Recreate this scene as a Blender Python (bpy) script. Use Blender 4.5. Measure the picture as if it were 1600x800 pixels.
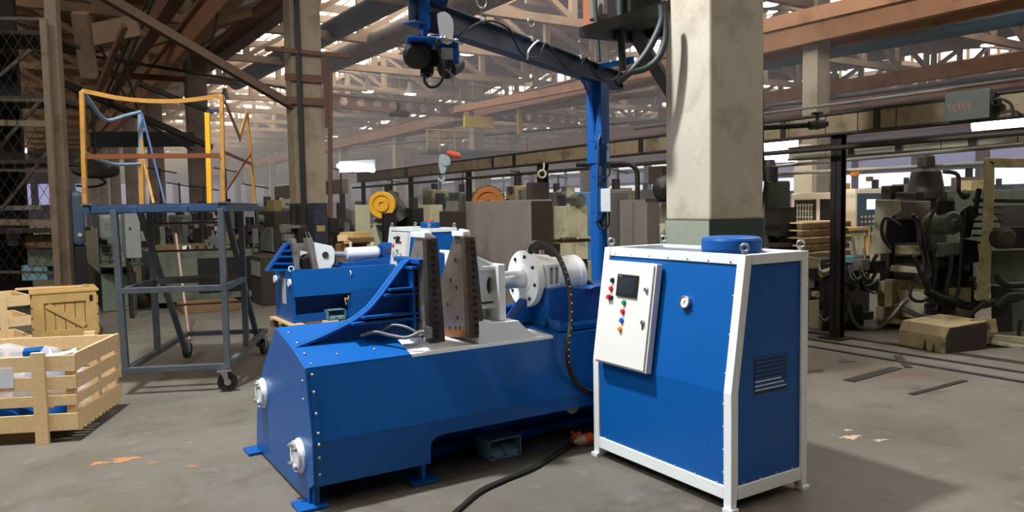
import bpy, math, random
from math import sin, cos, tan, radians, pi, hypot, atan2, sqrt
from mathutils import Vector, Matrix
random.seed(11)
for _o in list(bpy.data.objects): bpy.data.objects.remove(_o)
SC = bpy.context.scene
COL = SC.collection
# ---------------------------------------------------------------- camera
FPX, HC, PITCH, ROLL = 1174.0, 1.6, radians(3.86), radians(1.05)
_cp, _sp, _cr, _sr = cos(PITCH), sin(PITCH), cos(ROLL), sin(ROLL)
CF = Vector((0, _cp, -_sp)); _u0 = Vector((0, _sp, _cp)); _r0 = Vector((1, 0, 0))
CR = _r0*_cr - _u0*_sr; CU = _u0*_cr + _r0*_sr
camd = bpy.data.cameras.new('camera'); cam = bpy.data.objects.new('camera', camd); COL.objects.link(cam)
camd.sensor_width = 36; camd.lens = 36*FPX/1600; camd.clip_end = 500; camd.clip_start = .05
m3 = Matrix((CR, CU, -CF)).transposed()
cam.matrix_world = Matrix.Translation((0, 0, HC)) @ m3.to_4x4()
SC.camera = cam
SC.view_settings.view_transform = 'Standard'; SC.view_settings.look = 'None'
SC.view_settings.gamma = 1; SC.view_settings.use_curve_mapping = False
SC.view_settings.exposure = 0.0
SC.cycles.max_bounces = 7; SC.cycles.transparent_max_bounces = 8; SC.cycles.volume_bounces = 0
# ---------------------------------------------------------------- sky
W_ = bpy.data.worlds.new('sky'); SC.world = W_; W_.use_nodes = True
W_.node_tree.nodes['Background'].inputs[0].default_value = (.80, .88, 1, 1)
W_.node_tree.nodes['Background'].inputs[1].default_value = 2.0
# ---------------------------------------------------------------- frames: the hall and machines share one direction
YW = 32.1
UX, UY = cos(radians(YW)), sin(radians(YW))
OX, OY = -1.0996, 3.9463
def LW(u, v, z=0): return Vector((OX+u*UX-v*UY, OY+u*UY+v*UX, z))
def WL(P): dx, dy = P[0]-OX, P[1]-OY; return (dx*UX+dy*UY, -dx*UY+dy*UX, P[2])
def ray(x, y): return CF + CR*((x-800)/FPX) + CU*((400-y)/FPX)
def at_z(x, y, z=0.): d = ray(x, y); return Vector((0, 0, HC)) + d*((z-HC)/d.z)
def at_y(x, y, Y): d = ray(x, y); return Vector((0, 0, HC)) + d*(Y/d.y)
def on_plane(x, y, P, ang):
    "point of the vertical plane through P that runs at ang degrees (world yaw of its x direction)"
    n = Vector((-sin(radians(ang)), cos(radians(ang)), 0)); d = ray(x, y)
    return Vector((0, 0, HC)) + d*(n.dot(Vector((P[0], P[1], 0)))/n.dot(d))
# ---------------------------------------------------------------- lamps
def area_lamp(name, loc, target, size, energy, color, shape='DISK', size_y=None, spread=180):
    l = bpy.data.lights.new(name, 'AREA'); l.shape = shape; l.size = size; l.energy = energy; l.color = color
    if size_y: l.shape = 'RECTANGLE'; l.size_y = size_y
    l.spread = radians(spread)
    o = bpy.data.objects.new(name, l); COL.objects.link(o); o.location = loc
    o.rotation_euler = (Vector(target)-Vector(loc)).to_track_quat('-Z', 'Y').to_euler()
    return o
area_lamp('high_bay_light', (-3.0, 4.3, 8.3), (0.2, 5.0, 0), .5, 1250, (.96, .98, 1))
area_lamp('roof_fill', (-8.0, 0.5, 9.6), (0.0, 6, 0), 5.0, 650, (.95, .97, 1), size_y=3.0)  # added fill lamp under the roof glass, no fitting of its own
# ---------------------------------------------------------------- materials
def s2l(h):
    h = h.lstrip('#'); r = []
    for i in (0, 2, 4):
        c = int(h[i:i+2], 16)/255; r.append(c/12.92 if c <= .04045 else ((c+.055)/1.055)**2.4)
    return (*r, 1)
MATS = {}
def mat(name, col, rough=.5, metal=0, var=.12, scale=6, bump=0, bscale=40, dirt=None, damt=.45, dscale=3, emit=None, estr=0, alpha=None, trans=0, coat=0, stretch=None, world=False):
    if name in MATS: return MATS[name]
    m = bpy.data.materials.new(name); m.use_nodes = True; nt = m.node_tree; b = nt.nodes['Principled BSDF']
    c = s2l(col); b.inputs['Roughness'].default_value = rough; b.inputs['Metallic'].default_value = metal
    tc = nt.nodes.new('ShaderNodeTexCoord'); mp = nt.nodes.new('ShaderNodeMapping'); nt.links.new(tc.outputs['Object'], mp.inputs[0])
    if stretch: mp.inputs['Scale'].default_value = stretch
    n = nt.nodes.new('ShaderNodeTexNoise'); n.inputs['Scale'].default_value = scale; n.inputs['Detail'].default_value = 5; n.inputs['Roughness'].default_value = .6
    nt.links.new(mp.outputs[0], n.inputs['Vector'])
    mx = nt.nodes.new('ShaderNodeMix'); mx.data_type = 'RGBA'
    mx.inputs[6].default_value = (*[v*(1-var*1.6) for v in c[:3]], 1); mx.inputs[7].default_value = (*[min(1, v*(1+var)) for v in c[:3]], 1)
    nt.links.new(n.outputs[0], mx.inputs[0]); last = mx.outputs[2]
    if dirt:
        n2 = nt.nodes.new('ShaderNodeTexNoise'); n2.inputs['Scale'].default_value = dscale; n2.inputs['Detail'].default_value = 7; n2.inputs['Roughness'].default_value = .65
        nt.links.new(tc.outputs['Object'], n2.inputs['Vector'])
        rp = nt.nodes.new('ShaderNodeMapRange'); rp.inputs[1].default_value = .62-damt*.35; rp.inputs[2].default_value = .72; nt.links.new(n2.outputs[0], rp.inputs[0])
        m2 = nt.nodes.new('ShaderNodeMix'); m2.data_type = 'RGBA'; nt.links.new(rp.outputs[0], m2.inputs[0]); nt.links.new(last, m2.inputs[6]); m2.inputs[7].default_value = s2l(dirt); last = m2.outputs[2]
    nt.links.new(last, b.inputs['Base Color'])
    if bump:
        nb = nt.nodes.new('ShaderNodeTexNoise'); nb.inputs['Scale'].default_value = bscale; nb.inputs['Detail'].default_value = 4; nt.links.new(mp.outputs[0], nb.inputs['Vector'])
        bp = nt.nodes.new('ShaderNodeBump'); bp.inputs['Strength'].default_value = bump; bp.inputs['Distance'].default_value = .01
        nt.links.new(nb.outputs[0], bp.inputs['Height']); nt.links.new(bp.outputs[0], b.inputs['Normal'])
    if emit: b.inputs['Emission Color'].default_value = s2l(emit); b.inputs['Emission Strength'].default_value = estr
    if trans: b.inputs['Transmission Weight'].default_value = trans
    if alpha is not None: b.inputs['Alpha'].default_value = alpha
    if coat: b.inputs['Coat Weight'].default_value = coat; b.inputs['Coat Roughness'].default_value = .12
    MATS[name] = m; return m
BLUE = mat('blue_paint', '#0C5098', .4, 0, .06, 3, .12, 60, coat=.05)
BLUE2 = mat('blue_panel_paint', '#0B559F', .38, 0, .05, 2, .08, 30, coat=.06)
BLUED = mat('dull_blue_steel_paint', '#2A4668', .5, 0, .15, 5, .1, dirt='#1E2C3C')
WHITE = mat('white_paint', '#E4EAEC', .38, 0, .04, 4, .1, 60, coat=.1)
CREAMW = mat('white_powder_coat', '#DCDCD8', .4, 0, .03, 3)
STEEL = mat('bare_ground_steel', '#A09A94', .4, .55, .22, 9, .1, 60, dirt='#4A4038', damt=.3, dscale=5)
STEELD = mat('dark_bolted_steel', '#57514D', .48, .6, .2, 10, .1, dirt='#3A302A')
RUST = mat('brown_oiled_steel', '#574A40', .5, .5, .3, 8, .15, dirt='#8A5526', damt=.2, dscale=6)
CHROME = mat('chrome_steel', '#D8DADE', .28, .85, .03, 3)
ZINC = mat('zinc_plated_steel', '#B6B8B8', .3, .9, .08, 10)
BLACK = mat('black_plastic', '#17181A', .45, 0, .1, 8)
RUBBER = mat('black_rubber', '#15150F', .55, 0, .15, 20)
GREYP = mat('grey_trolley_paint', '#4E555B', .5, .1, .18, 8, .1, dirt='#33342F', damt=.25)
YEL = mat('worn_yellow_paint', '#B8863A', .5, 0, .2, 9, .15, dirt='#8A5A2C', damt=.35, dscale=8)
YELB = mat('bright_yellow_paint', '#DDA51E', .45, 0, .08, 5)
LBLUE = mat('faded_light_blue_paint', '#6B8A9E', .5, 0, .15, 9)
WOOD = mat('pale_crate_wood', '#DDBE8E', .7, 0, .16, 5, .2, 30, stretch=(6, 6, 6))
WOODX = mat('yellow_crate_wood', '#BE9C5E', .72, 0, .22, 6, .2, 30)
WOODD = mat('old_pallet_wood', '#705636', .8, 0, .3, 6, .2, 30)
PLASTW = mat('clear_wrapping_film', '#DADDE2', .2, 0, .05, 3, .5, 9, alpha=.36)
PEDAL = mat('grey_green_pedal_paint', '#6A8E98', .5, 0, .12, 9)
CONC = mat('whitewashed_concrete', '#B8B0A0', .85, 0, .12, 2, .25, 20, dirt='#8F846E', damt=.3, dscale=1.5)
COLB = mat('beige_aged_concrete', '#A6977F', .85, 0, .12, 2, .25, 20, dirt='#7A6C58', damt=.35, dscale=1.5)
CONCD = mat('grimy_concrete', '#85766A', .9, 0, .22, 2, .2, 20, dirt='#4A3C32', damt=.4, dscale=1)
GREEND = mat('dark_green_dado_paint', '#2C4038', .7, 0, .15, 3)
NAVYD = mat('dark_navy_dado_paint', '#1C2430', .7, 0, .2, 3)
TRUSS = mat('beige_concrete_truss', '#A48E78', .9, 0, .15, 1.5, dirt='#7A6654', damt=.3, dscale=.7)
BEAMB = mat('brown_crane_beam', '#6E4C38', .75, 0, .2, 3, dirt='#4A3328', damt=.3)
BEAMO = mat('orange_brown_crane_beam', '#A87E60', .8, 0, .15, 2, dirt='#7C5844', damt=.3, dscale=.8)
DARK = mat('dark_greasy_steel', '#231F1B', .55, .3, .3, 7, .2)
DARKB = mat('dark_brown_grime', '#30271F', .7, .1, .3, 5, .2)
GIRD = mat('dirty_tan_cable_duct', '#7A6A50', .65, 0, .2, 4, .1, dirt='#3E3528', damt=.35, dscale=2.5)
GIRDG = mat('grey_green_cable_duct', '#97967F', .6, 0, .15, 4, .1, dirt='#44443A', damt=.3, dscale=2)
MGREEN = mat('grey_green_machine_paint', '#5E6858', .55, 0, .18, 5, .1, dirt='#35362C', damt=.35)
MBEIGE = mat('oily_cream_machine_paint', '#A0966C', .5, 0, .2, 5, .1, dirt='#4E4630', damt=.4, dscale=4)
MBEIGE2 = mat('dirty_beige_machine_paint', '#A89870', .55, 0, .2, 5, .1, dirt='#5A4A30', damt=.35)
MPALE = mat('pale_cream_machine_paint', '#B8B294', .5, 0, .12, 4, dirt='#75694A', damt=.25)
MGREY = mat('dull_grey_cabinet_paint', '#6E6C66', .55, 0, .15, 4, .05, dirt='#4C463E', damt=.3, dscale=2)
PLATE = mat('brushed_steel_plate', '#867C73', .45, .25, .3, 1.6, .05, dirt='#5E5248', damt=.35, dscale=1.0)
ORDN = ['first', 'second', 'third', 'fourth', 'fifth', 'sixth', 'seventh', 'eighth', 'ninth', 'tenth']
MWHITE = mat('bright_machine_enclosure_paint', '#D8CDB8', .45, 0, .05, 4)
SLATE = mat('slate_blue_cabinet_paint', '#3C5062', .5, 0, .15, 4)
PIPEB = mat('blue_grey_duct_paint', '#4C6E84', .6, 0, .15, 2, dirt='#35505F', damt=.3)
PIPEG = mat('sooty_duct_metal', '#8A8076', .6, .2, .2, 2, dirt='#4E4A48', damt=.4)
DUCTD = mat('dark_blue_duct', '#141E26', .6, 0, .2, 2)
for _m in (BLUE, BLUE2): _m.node_tree.nodes['Principled BSDF'].inputs['Specular IOR Level'].default_value = .3
RED = mat('red_plastic', '#C62E22', .4); ORANGE = mat('orange_red_paint', '#D9532E', .45); GREEN = mat('green_plastic', '#0E8C4A', .35)
BTBLUE = mat('blue_plastic', '#1C62D2', .35); BTORG = mat('amber_plastic', '#E08A1A', .35)
SCREEN = mat('dark_touch_screen', '#232A33', .18, 0, .05, 3); GLASSY = mat('white_dial_face', '#E4E4DE', .3)
SKIN = mat('rusty_orange_blotch', '#9C7048', .85)
LAMPM = mat('lit_lamp_lens', '#FFF6E6', .5, emit='#FFF4E0', estr=9)
TUBE = mat('lit_tube', '#FFFFFF', .5, emit='#F4F4FF', estr=6)
CNCL = mat('lit_screen', '#E8ECFF', .4, emit='#E8ECFF', estr=1.5)
GLAZ = mat('daylit_roof_glass', '#FFFFFF', .5, emit='#FFF6EA', estr=4)
GLAZB = mat('daylit_wall_glass', '#E8ECFF', .5, emit='#E4E6FF', estr=2.2)
GLAZL = mat('daylit_wall_glass_dim', '#A8AAD0', .5, emit='#9A9CC8', estr=.7)
FARW = mat('hazy_far_wall_paint', '#62606E', .9, 0, .1, .3)
ROOFM = mat('brown_roof_slab', '#8C7462', .95, 0, .2, .6, dirt='#665244', damt=.3, dscale=.4)
# ---------------------------------------------------------------- mesh builder
class G:
    def __init__(s): s.v = []; s.f = []; s.sm = []
    def add(s, vs, fs, smooth=False):
        o = len(s.v); s.v += [tuple(p) for p in vs]; s.f += [tuple(i+o for i in f) for f in fs]; s.sm += [smooth]*len(fs); return s
    def box(s, x0, y0, z0, x1, y1, z1):
        v = [(x, y, z) for z in (z0, z1) for y in (y0, y1) for x in (x0, x1)]
        return s.add(v, [(0, 2, 3, 1), (4, 5, 7, 6), (0, 1, 5, 4), (2, 6, 7, 3), (0, 4, 6, 2), (1, 3, 7, 5)])
    def cb(s, c, d, rz=0):
        a = radians(rz); v = []
        for z in (-.5, .5):
            for y in (-.5, .5):
                for x in (-.5, .5):
                    X, Y = x*d[0], y*d[1]; v.append((c[0]+X*cos(a)-Y*sin(a), c[1]+X*sin(a)+Y*cos(a), c[2]+z*d[2]))
        return s.add(v, [(0, 2, 3, 1), (4, 5, 7, 6), (0, 1, 5, 4), (2, 6, 7, 3), (0, 4, 6, 2), (1, 3, 7, 5)])
    def prism(s, poly, ax, a0, a1):
        def P(p, a): return (a, p[0], p[1]) if ax == 'u' else (p[0], a, p[1]) if ax == 'v' else (p[0], p[1], a)
        n = len(poly); v = [P(p, a0) for p in poly]+[P(p, a1) for p in poly]
        f = [(i, (i+1) % n, (i+1) % n+n, i+n) for i in range(n)]+[tuple(range(n))[::-1], tuple(range(n, 2*n))]
        return s.add(v, f)
    def basis(s, d):
        d = Vector(d).normalized(); a = Vector((0, 0, 1)) if abs(d.z) < .9 else Vector((1, 0, 0))
        x = a.cross(d).normalized(); return x, d.cross(x).normalized(), d
    def cyl(s, p0, p1, r0, r1=None, n=16, caps=True):
        if r1 is None: r1 = r0
        p0, p1 = Vector(p0), Vector(p1); x, y, d = s.basis(p1-p0); v = []
        for p, r in ((p0, r0), (p1, r1)):
            for i in range(n): a = 2*pi*i/n; v.append(p+x*r*cos(a)+y*r*sin(a))
        s.add(v, [(i, (i+1) % n, (i+1) % n+n, i+n) for i in range(n)], True)
        if caps: s.add(v, [tuple(range(n))[::-1], tuple(range(n, 2*n))])
        return s
    def lathe(s, c, d, prof, n=24):
        "prof: (distance along d, radius)"
        c = Vector(c); x, y, d = s.basis(d)
        for (h0, r0), (h1, r1) in zip(prof[:-1], prof[1:]):
            s.cyl(c+d*h0, c+d*h1, max(r0, .0005), max(r1, .0005), n, False) if abs(h1-h0) > 1e-6 else s.add([c+d*h0+(x*cos(2*pi*i/n)+y*sin(2*pi*i/n))*r for r in (max(r0, .0005), max(r1, .0005)) for i in range(n)], [(i, (i+1) % n, (i+1) % n+n, i+n) for i in range(n)])
        return s
    def tube(s, pts, r, n=8, smooth_pts=0):
        pts = [Vector(p) for p in pts]
        if smooth_pts: pts = spline(pts, smooth_pts)
        v = []; px = None
        for i, p in enumerate(pts):
            d = (pts[min(i+1, len(pts)-1)]-pts[max(i-1, 0)]).normalized()
            if px is None: x, y, _ = s.basis(d)
            else:
                x = (px-d*px.dot(d)).normalized(); y = d.cross(x)
            px = x
            for k in range(n): a = 2*pi*k/n; v.append(p+x*r*cos(a)+y*r*sin(a))
        f = [(i*n+k, i*n+(k+1) % n, (i+1)*n+(k+1) % n, (i+1)*n+k) for i in range(len(pts)-1) for k in range(n)]
        s.add(v, f, True); s.add(v, [tuple(range(n))[::-1], tuple(range((len(pts)-1)*n, len(pts)*n))]); return s
    def bar(s, p0, p1, w, h, up=(0, 0, 1)):
        p0, p1 = Vector(p0), Vector(p1); d = (p1-p0).normalized(); x = d.cross(Vector(up))
        if x.length < 1e-3: x = d.cross(Vector((1, 0, 0)))
        x.normalize(); y = x.cross(d)
        v = [p+x*w*a+y*h*b for p in (p0, p1) for a, b in ((-.5, -.5), (.5, -.5), (.5, .5), (-.5, .5))]
        return s.add(v, [(0, 1, 2, 3), (7, 6, 5, 4), (0, 4, 5, 1), (1, 5, 6, 2), (2, 6, 7, 3), (3, 7, 4, 0)])
    def ring(s, c, d, R, r, n=20, m=6):
        c = Vector(c); x, y, d = s.basis(d); v = []
        for i in range(n):
            a = 2*pi*i/n; e = x*cos(a)+y*sin(a)
            for k in range(m): b = 2*pi*k/m; v.append(c+e*(R+r*cos(b))+d*r*sin(b))
        return s.add(v, [(i*m+k, ((i+1) % n)*m+k, ((i+1) % n)*m+(k+1) % m, i*m+(k+1) % m) for i in range(n) for k in range(m)], True)
    def ball(s, c, r, n=10, sc=(1, 1, 1)):
        c = Vector(c); v = []; m = n//2
        for i in range(m+1):
            t = pi*i/m
            for k in range(n): a = 2*pi*k/n; v.append(c+Vector((sin(t)*cos(a)*r*sc[0], sin(t)*sin(a)*r*sc[1], cos(t)*r*sc[2])))
        return s.add(v, [(i*n+k, (i+1)*n+k, (i+1)*n+(k+1) % n, i*n+(k+1) % n) for i in range(m) for k in range(n)], True)
    def mesh(s, name, m, off=(0, 0, 0)):
        me = bpy.data.meshes.new(name); off = Vector(off)
        me.from_pydata([Vector(p)-off for p in s.v], [], s.f); me.materials.append(m)
        me.polygons.foreach_set('use_smooth', s.sm); me.update(); return me
    def obj(s, name, m, parent=None, bev=0, kind=None, label=None, cat=None, group=None, loc=None, rot=None):
        o = bpy.data.objects.new(name, s.mesh(name, m, loc or (0, 0, 0))); COL.objects.link(o)
        if parent is not None: o.parent = parent
        if loc is not None: o.location = loc
        if rot is not None: o.rotation_euler = (0, 0, radians(rot))
        if bev:
            b = o.modifiers.new('bevel', 'BEVEL'); b.width = bev; b.segments = 2; b.limit_method = 'ANGLE'; b.angle_limit = radians(40)
        for k, val in (('kind', kind), ('label', label), ('category', cat), ('group', group)):
            if val: o[k] = val
        return o
def spline(pts, k=6):
    out = []; P = [pts[0]]+list(pts)+[pts[-1]]
    for i in range(1, len(P)-2):
        for j in range(k):
            t = j/k; a, b, c, d = P[i-1], P[i], P[i+1], P[i+2]
            out.append(.5*((2*b)+(c-a)*t+(2*a-5*b+4*c-d)*t*t+(3*b-a-3*c+d)*t*t*t))
    out.append(pts[-1]); return out
def thing(name, label, cat, loc, rot=YW, group=None):
    o = bpy.data.objects.new(name, None); COL.objects.link(o); o.location = loc; o.rotation_euler = (0, 0, radians(rot))
    o.empty_display_size = .1; o['label'] = label; o['category'] = cat
    if group: o['group'] = group
    return o
def loc_in(t, P):
    "world point in the frame of a thing"
    a = t.rotation_euler.z; dx, dy, dz = P[0]-t.location[0], P[1]-t.location[1], P[2]-t.location[2]
    return Vector((dx*cos(a)+dy*sin(a), -dx*sin(a)+dy*cos(a), dz))
def dup_part(o, parent, dloc=(0, 0, 0)):
    c = o.copy(); COL.objects.link(c); c.parent = parent; c.location = Vector(o.location)+Vector(dloc); return c
def copy_thing(root, loc, rot=None, label=None):
    r = root.copy(); COL.objects.link(r); r.location = loc
    if rot is not None: r.rotation_euler = (0, 0, radians(rot))
    if label: r['label'] = label
    for ch in list(root.children):
        c = ch.copy(); COL.objects.link(c); c.parent = r
        for g in list(ch.children):
            d = g.copy(); COL.objects.link(d); d.parent = c
    return r
def struct(name, g, m, **k): return g.obj(name, m, kind='structure', **k)
def text(name, body, size, m, parent, loc, rot, ext=.0006):
    cu = bpy.data.curves.new(name, 'FONT'); cu.body = body; cu.size = size; cu.extrude = ext; cu.align_x = 'CENTER'; cu.align_y = 'CENTER'
    cu.materials.append(m); tmp = bpy.data.objects.new(name, cu); COL.objects.link(tmp); bpy.context.view_layer.update()
    me = bpy.data.meshes.new_from_object(tmp.evaluated_get(bpy.context.evaluated_depsgraph_get())); bpy.data.objects.remove(tmp)
    o = bpy.data.objects.new(name, me); COL.objects.link(o); o.parent = parent; o.location = loc; o['kind'] = 'stuff'
    o.rotation_euler = rot; return o
# ================================================================ SETTING
def floor_material():
    m = bpy.data.materials.new('worn_concrete_floor'); m.use_nodes = True; nt = m.node_tree; b = nt.nodes['Principled BSDF']
    N = nt.nodes.new; L = nt.links.new
    tc = N('ShaderNodeTexCoord')
    def noise(sc, det, ro=.6):
        n = N('ShaderNodeTexNoise'); n.inputs['Scale'].default_value = sc; n.inputs['Detail'].default_value = det; n.inputs['Roughness'].default_value = ro
        L(tc.outputs['Object'], n.inputs['Vector']); return n
    def ramp(fac, a, b2, c0, c1):
        r = N('ShaderNodeMapRange'); r.inputs[1].default_value = a; r.inputs[2].default_value = b2; L(fac, r.inputs[0])
        x = N('ShaderNodeMix'); x.data_type = 'RGBA'; L(r.outputs[0], x.inputs[0]); 
        if isinstance(c0, str): x.inputs[6].default_value = s2l(c0)
        else: L(c0, x.inputs[6])
        x.inputs[7].default_value = s2l(c1); return x.outputs[2]
    c = ramp(noise(.7, 8).outputs[0], .3, .7, '#68645A', '#545047')
    c = ramp(noise(1.9, 9, .7).outputs[0], .52, .75, c, '#40392F')
    c = ramp(noise(5.5, 8, .7).outputs[0], .57, .78, c, '#7A766D')
    c = ramp(noise(.35, 3).outputs[0], .54, .72, c, '#554638')
    c = ramp(noise(14, 4, .7).outputs[0], .66, .78, c, '#46423B')
    L(c, b.inputs['Base Color'])
    r = N('ShaderNodeMapRange'); r.inputs[3].default_value = .42; r.inputs[4].default_value = .75; L(noise(1.3, 6).outputs[0], r.inputs[0]); L(r.outputs[0], b.inputs['Roughness'])
    bp = N('ShaderNodeBump'); bp.inputs['Strength'].default_value = .25; bp.inputs['Distance'].default_value = .01; L(noise(30, 6).outputs[0], bp.inputs['Height']); L(bp.outputs[0], b.inputs['Normal'])
    return m
FLOORM = floor_material()
g = G(); g.box(-45, -12, -.2, 110, 170, 0)
fo = struct('floor', g, FLOORM); fo.rotation_euler = (0, 0, radians(YW))
# paint blotches and oil stains on the concrete: irregular thin films with their own outline
def blotch(c, rx, ry, rot, m, name, parent=None, seed=1, n=28):
    rr = random.Random(seed); v = []
    for i in range(n):
        a = 2*pi*i/n; k = 1+.28*sin(3*a+seed)+.2*sin(7*a+seed*2)+rr.uniform(-.18, .18); x, y = rx*k*cos(a), ry*k*sin(a)
        v.append((c[0]+x*cos(rot)-y*sin(rot), c[1]+x*sin(rot)+y*cos(rot)))
    g = G(); g.prism(v, 'z', .0004, .0016); return g
OIL = mat('dark_oil_stain', '#332C25', .45, 0, .2, 4)
PUT = mat('pale_putty_smear', '#B9A68C', .8)
for i, (x, y, rx, ry, m) in enumerate([(195, 718, .075, .05, SKIN), (155, 724, .05, .03, SKIN), (238, 723, .035, .014, SKIN), (298, 729, .04, .012, SKIN), (296, 692, .02, .014, SKIN), (333, 676, .02, .012, SKIN),
        (1330, 683, .07, .035, PUT), (1375, 688, .05, .02, PUT), (1325, 672, .03, .018, PUT), (1322, 565, .08, .05, OIL), (1272, 580, .1, .05, OIL)]):
    P = at_z(x, y, 0)
    if P.y < 2.2: continue
    blotch(P, rx, ry, .3 if m is not OIL else .6, m, 'b', seed=i+1).obj('floor_stain', m, fo, kind='stuff') if False else None
    o = blotch((P.x, P.y), rx, ry, .3, m, 'b', seed=i+1).obj('trim_stain', m, kind='structure')
# trench grates and rails let into the floor on the right
for k, (x0, y0, x1, y1, w) in enumerate([(1262, 541, 1620, 601, .06), (1262, 530, 1620, 586, .06), (1262, 519, 1620, 571, .1)]):
    a, b = at_z(x0, y0), at_z(x1, y1); a = a+(a-b)*.6
    g = G(); g.bar((a.x, a.y, .004), (b.x, b.y, .004), w, .012); struct('trim_floor_rail', g, DARK if k < 2 else mat('rail_steel', '#4A4640', .4, .6))
for x0, y0, x1, y1, w in [(1326, 596, 1402, 575, .10), (1424, 617, 1508, 595, .05), (1402, 556, 1420, 575, .07)]:
    a, b = at_z(x0, y0), at_z(x1, y1); g = G(); g.bar((a.x, a.y, .003), (b.x, b.y, .003), w, .008); struct('trim_floor_channel', g, DARK)
# ---------------------------------------------------------------- columns of the hall
def column(c, w, d, h, body, dado, zd, rel=False):
    g = G(); g.box(-w/2, -d/2, zd, w/2, d/2, h); o = struct('column', g, body); o.location = (c.x, c.y, 0); o.rotation_euler = (0, 0, radians(YW))
    b = o.modifiers.new('bevel', 'BEVEL'); b.width = .02; b.segments = 2
    g = G(); g.box(-w/2-.004, -d/2-.004, 0, w/2+.004, d/2+.004, zd); g.obj('painted_dado', dado, o)
    return o
a1 = radians(15.1); C1 = Vector((7.0*sin(a1), 7.0*cos(a1), 0)); Av = Vector((-UY, UX, 0)); Uv = Vector((UX, UY, 0))
C2 = C1+Av*12.0; C3 = C1+Av*25.2
k1 = column(C1, .675, .53, 9.2, CONC, GREEN if False else GREEND, 1.44)
g = G(); g.box(-.345, -.26, .3, -.3425, .26, 1.44); g.obj('pale_dado_face', mat('pale_green_dado', '#8C9484', .7), k1)  # thin paler sheet makes the left face of the dado lighter
k2 = column(C2, .675, .53, 9.2, COLB, NAVYD, 1.72)
k3 = column(C3, .7, .6, 9.2, CONCD, NAVYD, 1.5)
for i in (1, 2, 3):
    for j in range(-1, 9):
        P = C1+Uv*(18*i)+Av*(12*j)
        if P.y < 3: continue
        column(P, .7, .6, 9.2, CONC if i == 1 else CONCD, NAVYD, 1.6)
for j in range(3, 9): column(C1+Av*(12*j+1), .7, .6, 9.2, CONCD, NAVYD, 1.6)
for j in range(1, 6): column(C1-Uv*18+Av*(12*j), .7, .6, 9.2, CONCD, NAVYD, 1.6)
# brackets and brace on the second column
g = G()
for z in (4.45, 3.95): g.bar(C2+Uv*-.5+Av*-.32+Vector((0, 0, z)), C2+Uv*.42+Av*-.32+Vector((0, 0, z)), .06, .16)
g.bar(C2+Uv*.39+Av*-.32+Vector((0, 0, 3.4)), C2+Uv*.39+Av*-.32+Vector((0, 0, 5.0)), .08, .1)
g.bar(C2+Uv*-.9+Av*-.34+Vector((0, 0, 5.0)), C2+Uv*.95+Av*-.34+Vector((0, 0, 5.0)), .08, .09)
g.obj('trim_bracket', BEAMB, kind='structure')
g = G(); P = C2+Uv*-.2+Av*-.33; g.bar(P+Vector((0, 0, .4)), P+Vector((0, 0, 9.2)), .12, .1, (1, 0, 0)); g.obj('trim_riser', DARK, kind='structure')
g = G(); a = at_y(516, 112, C2.y-.8); b = at_y(518, 500, C2.y-.8); g.tube([a, (b.x, b.y, 0)], .05); g.obj('standpipe', mat('rust_brown_pipe', '#6B4634', .6, .2), kind=None, label='thin rusty brown pipe standing to the right of the whitewashed column', cat='pipe')
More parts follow.
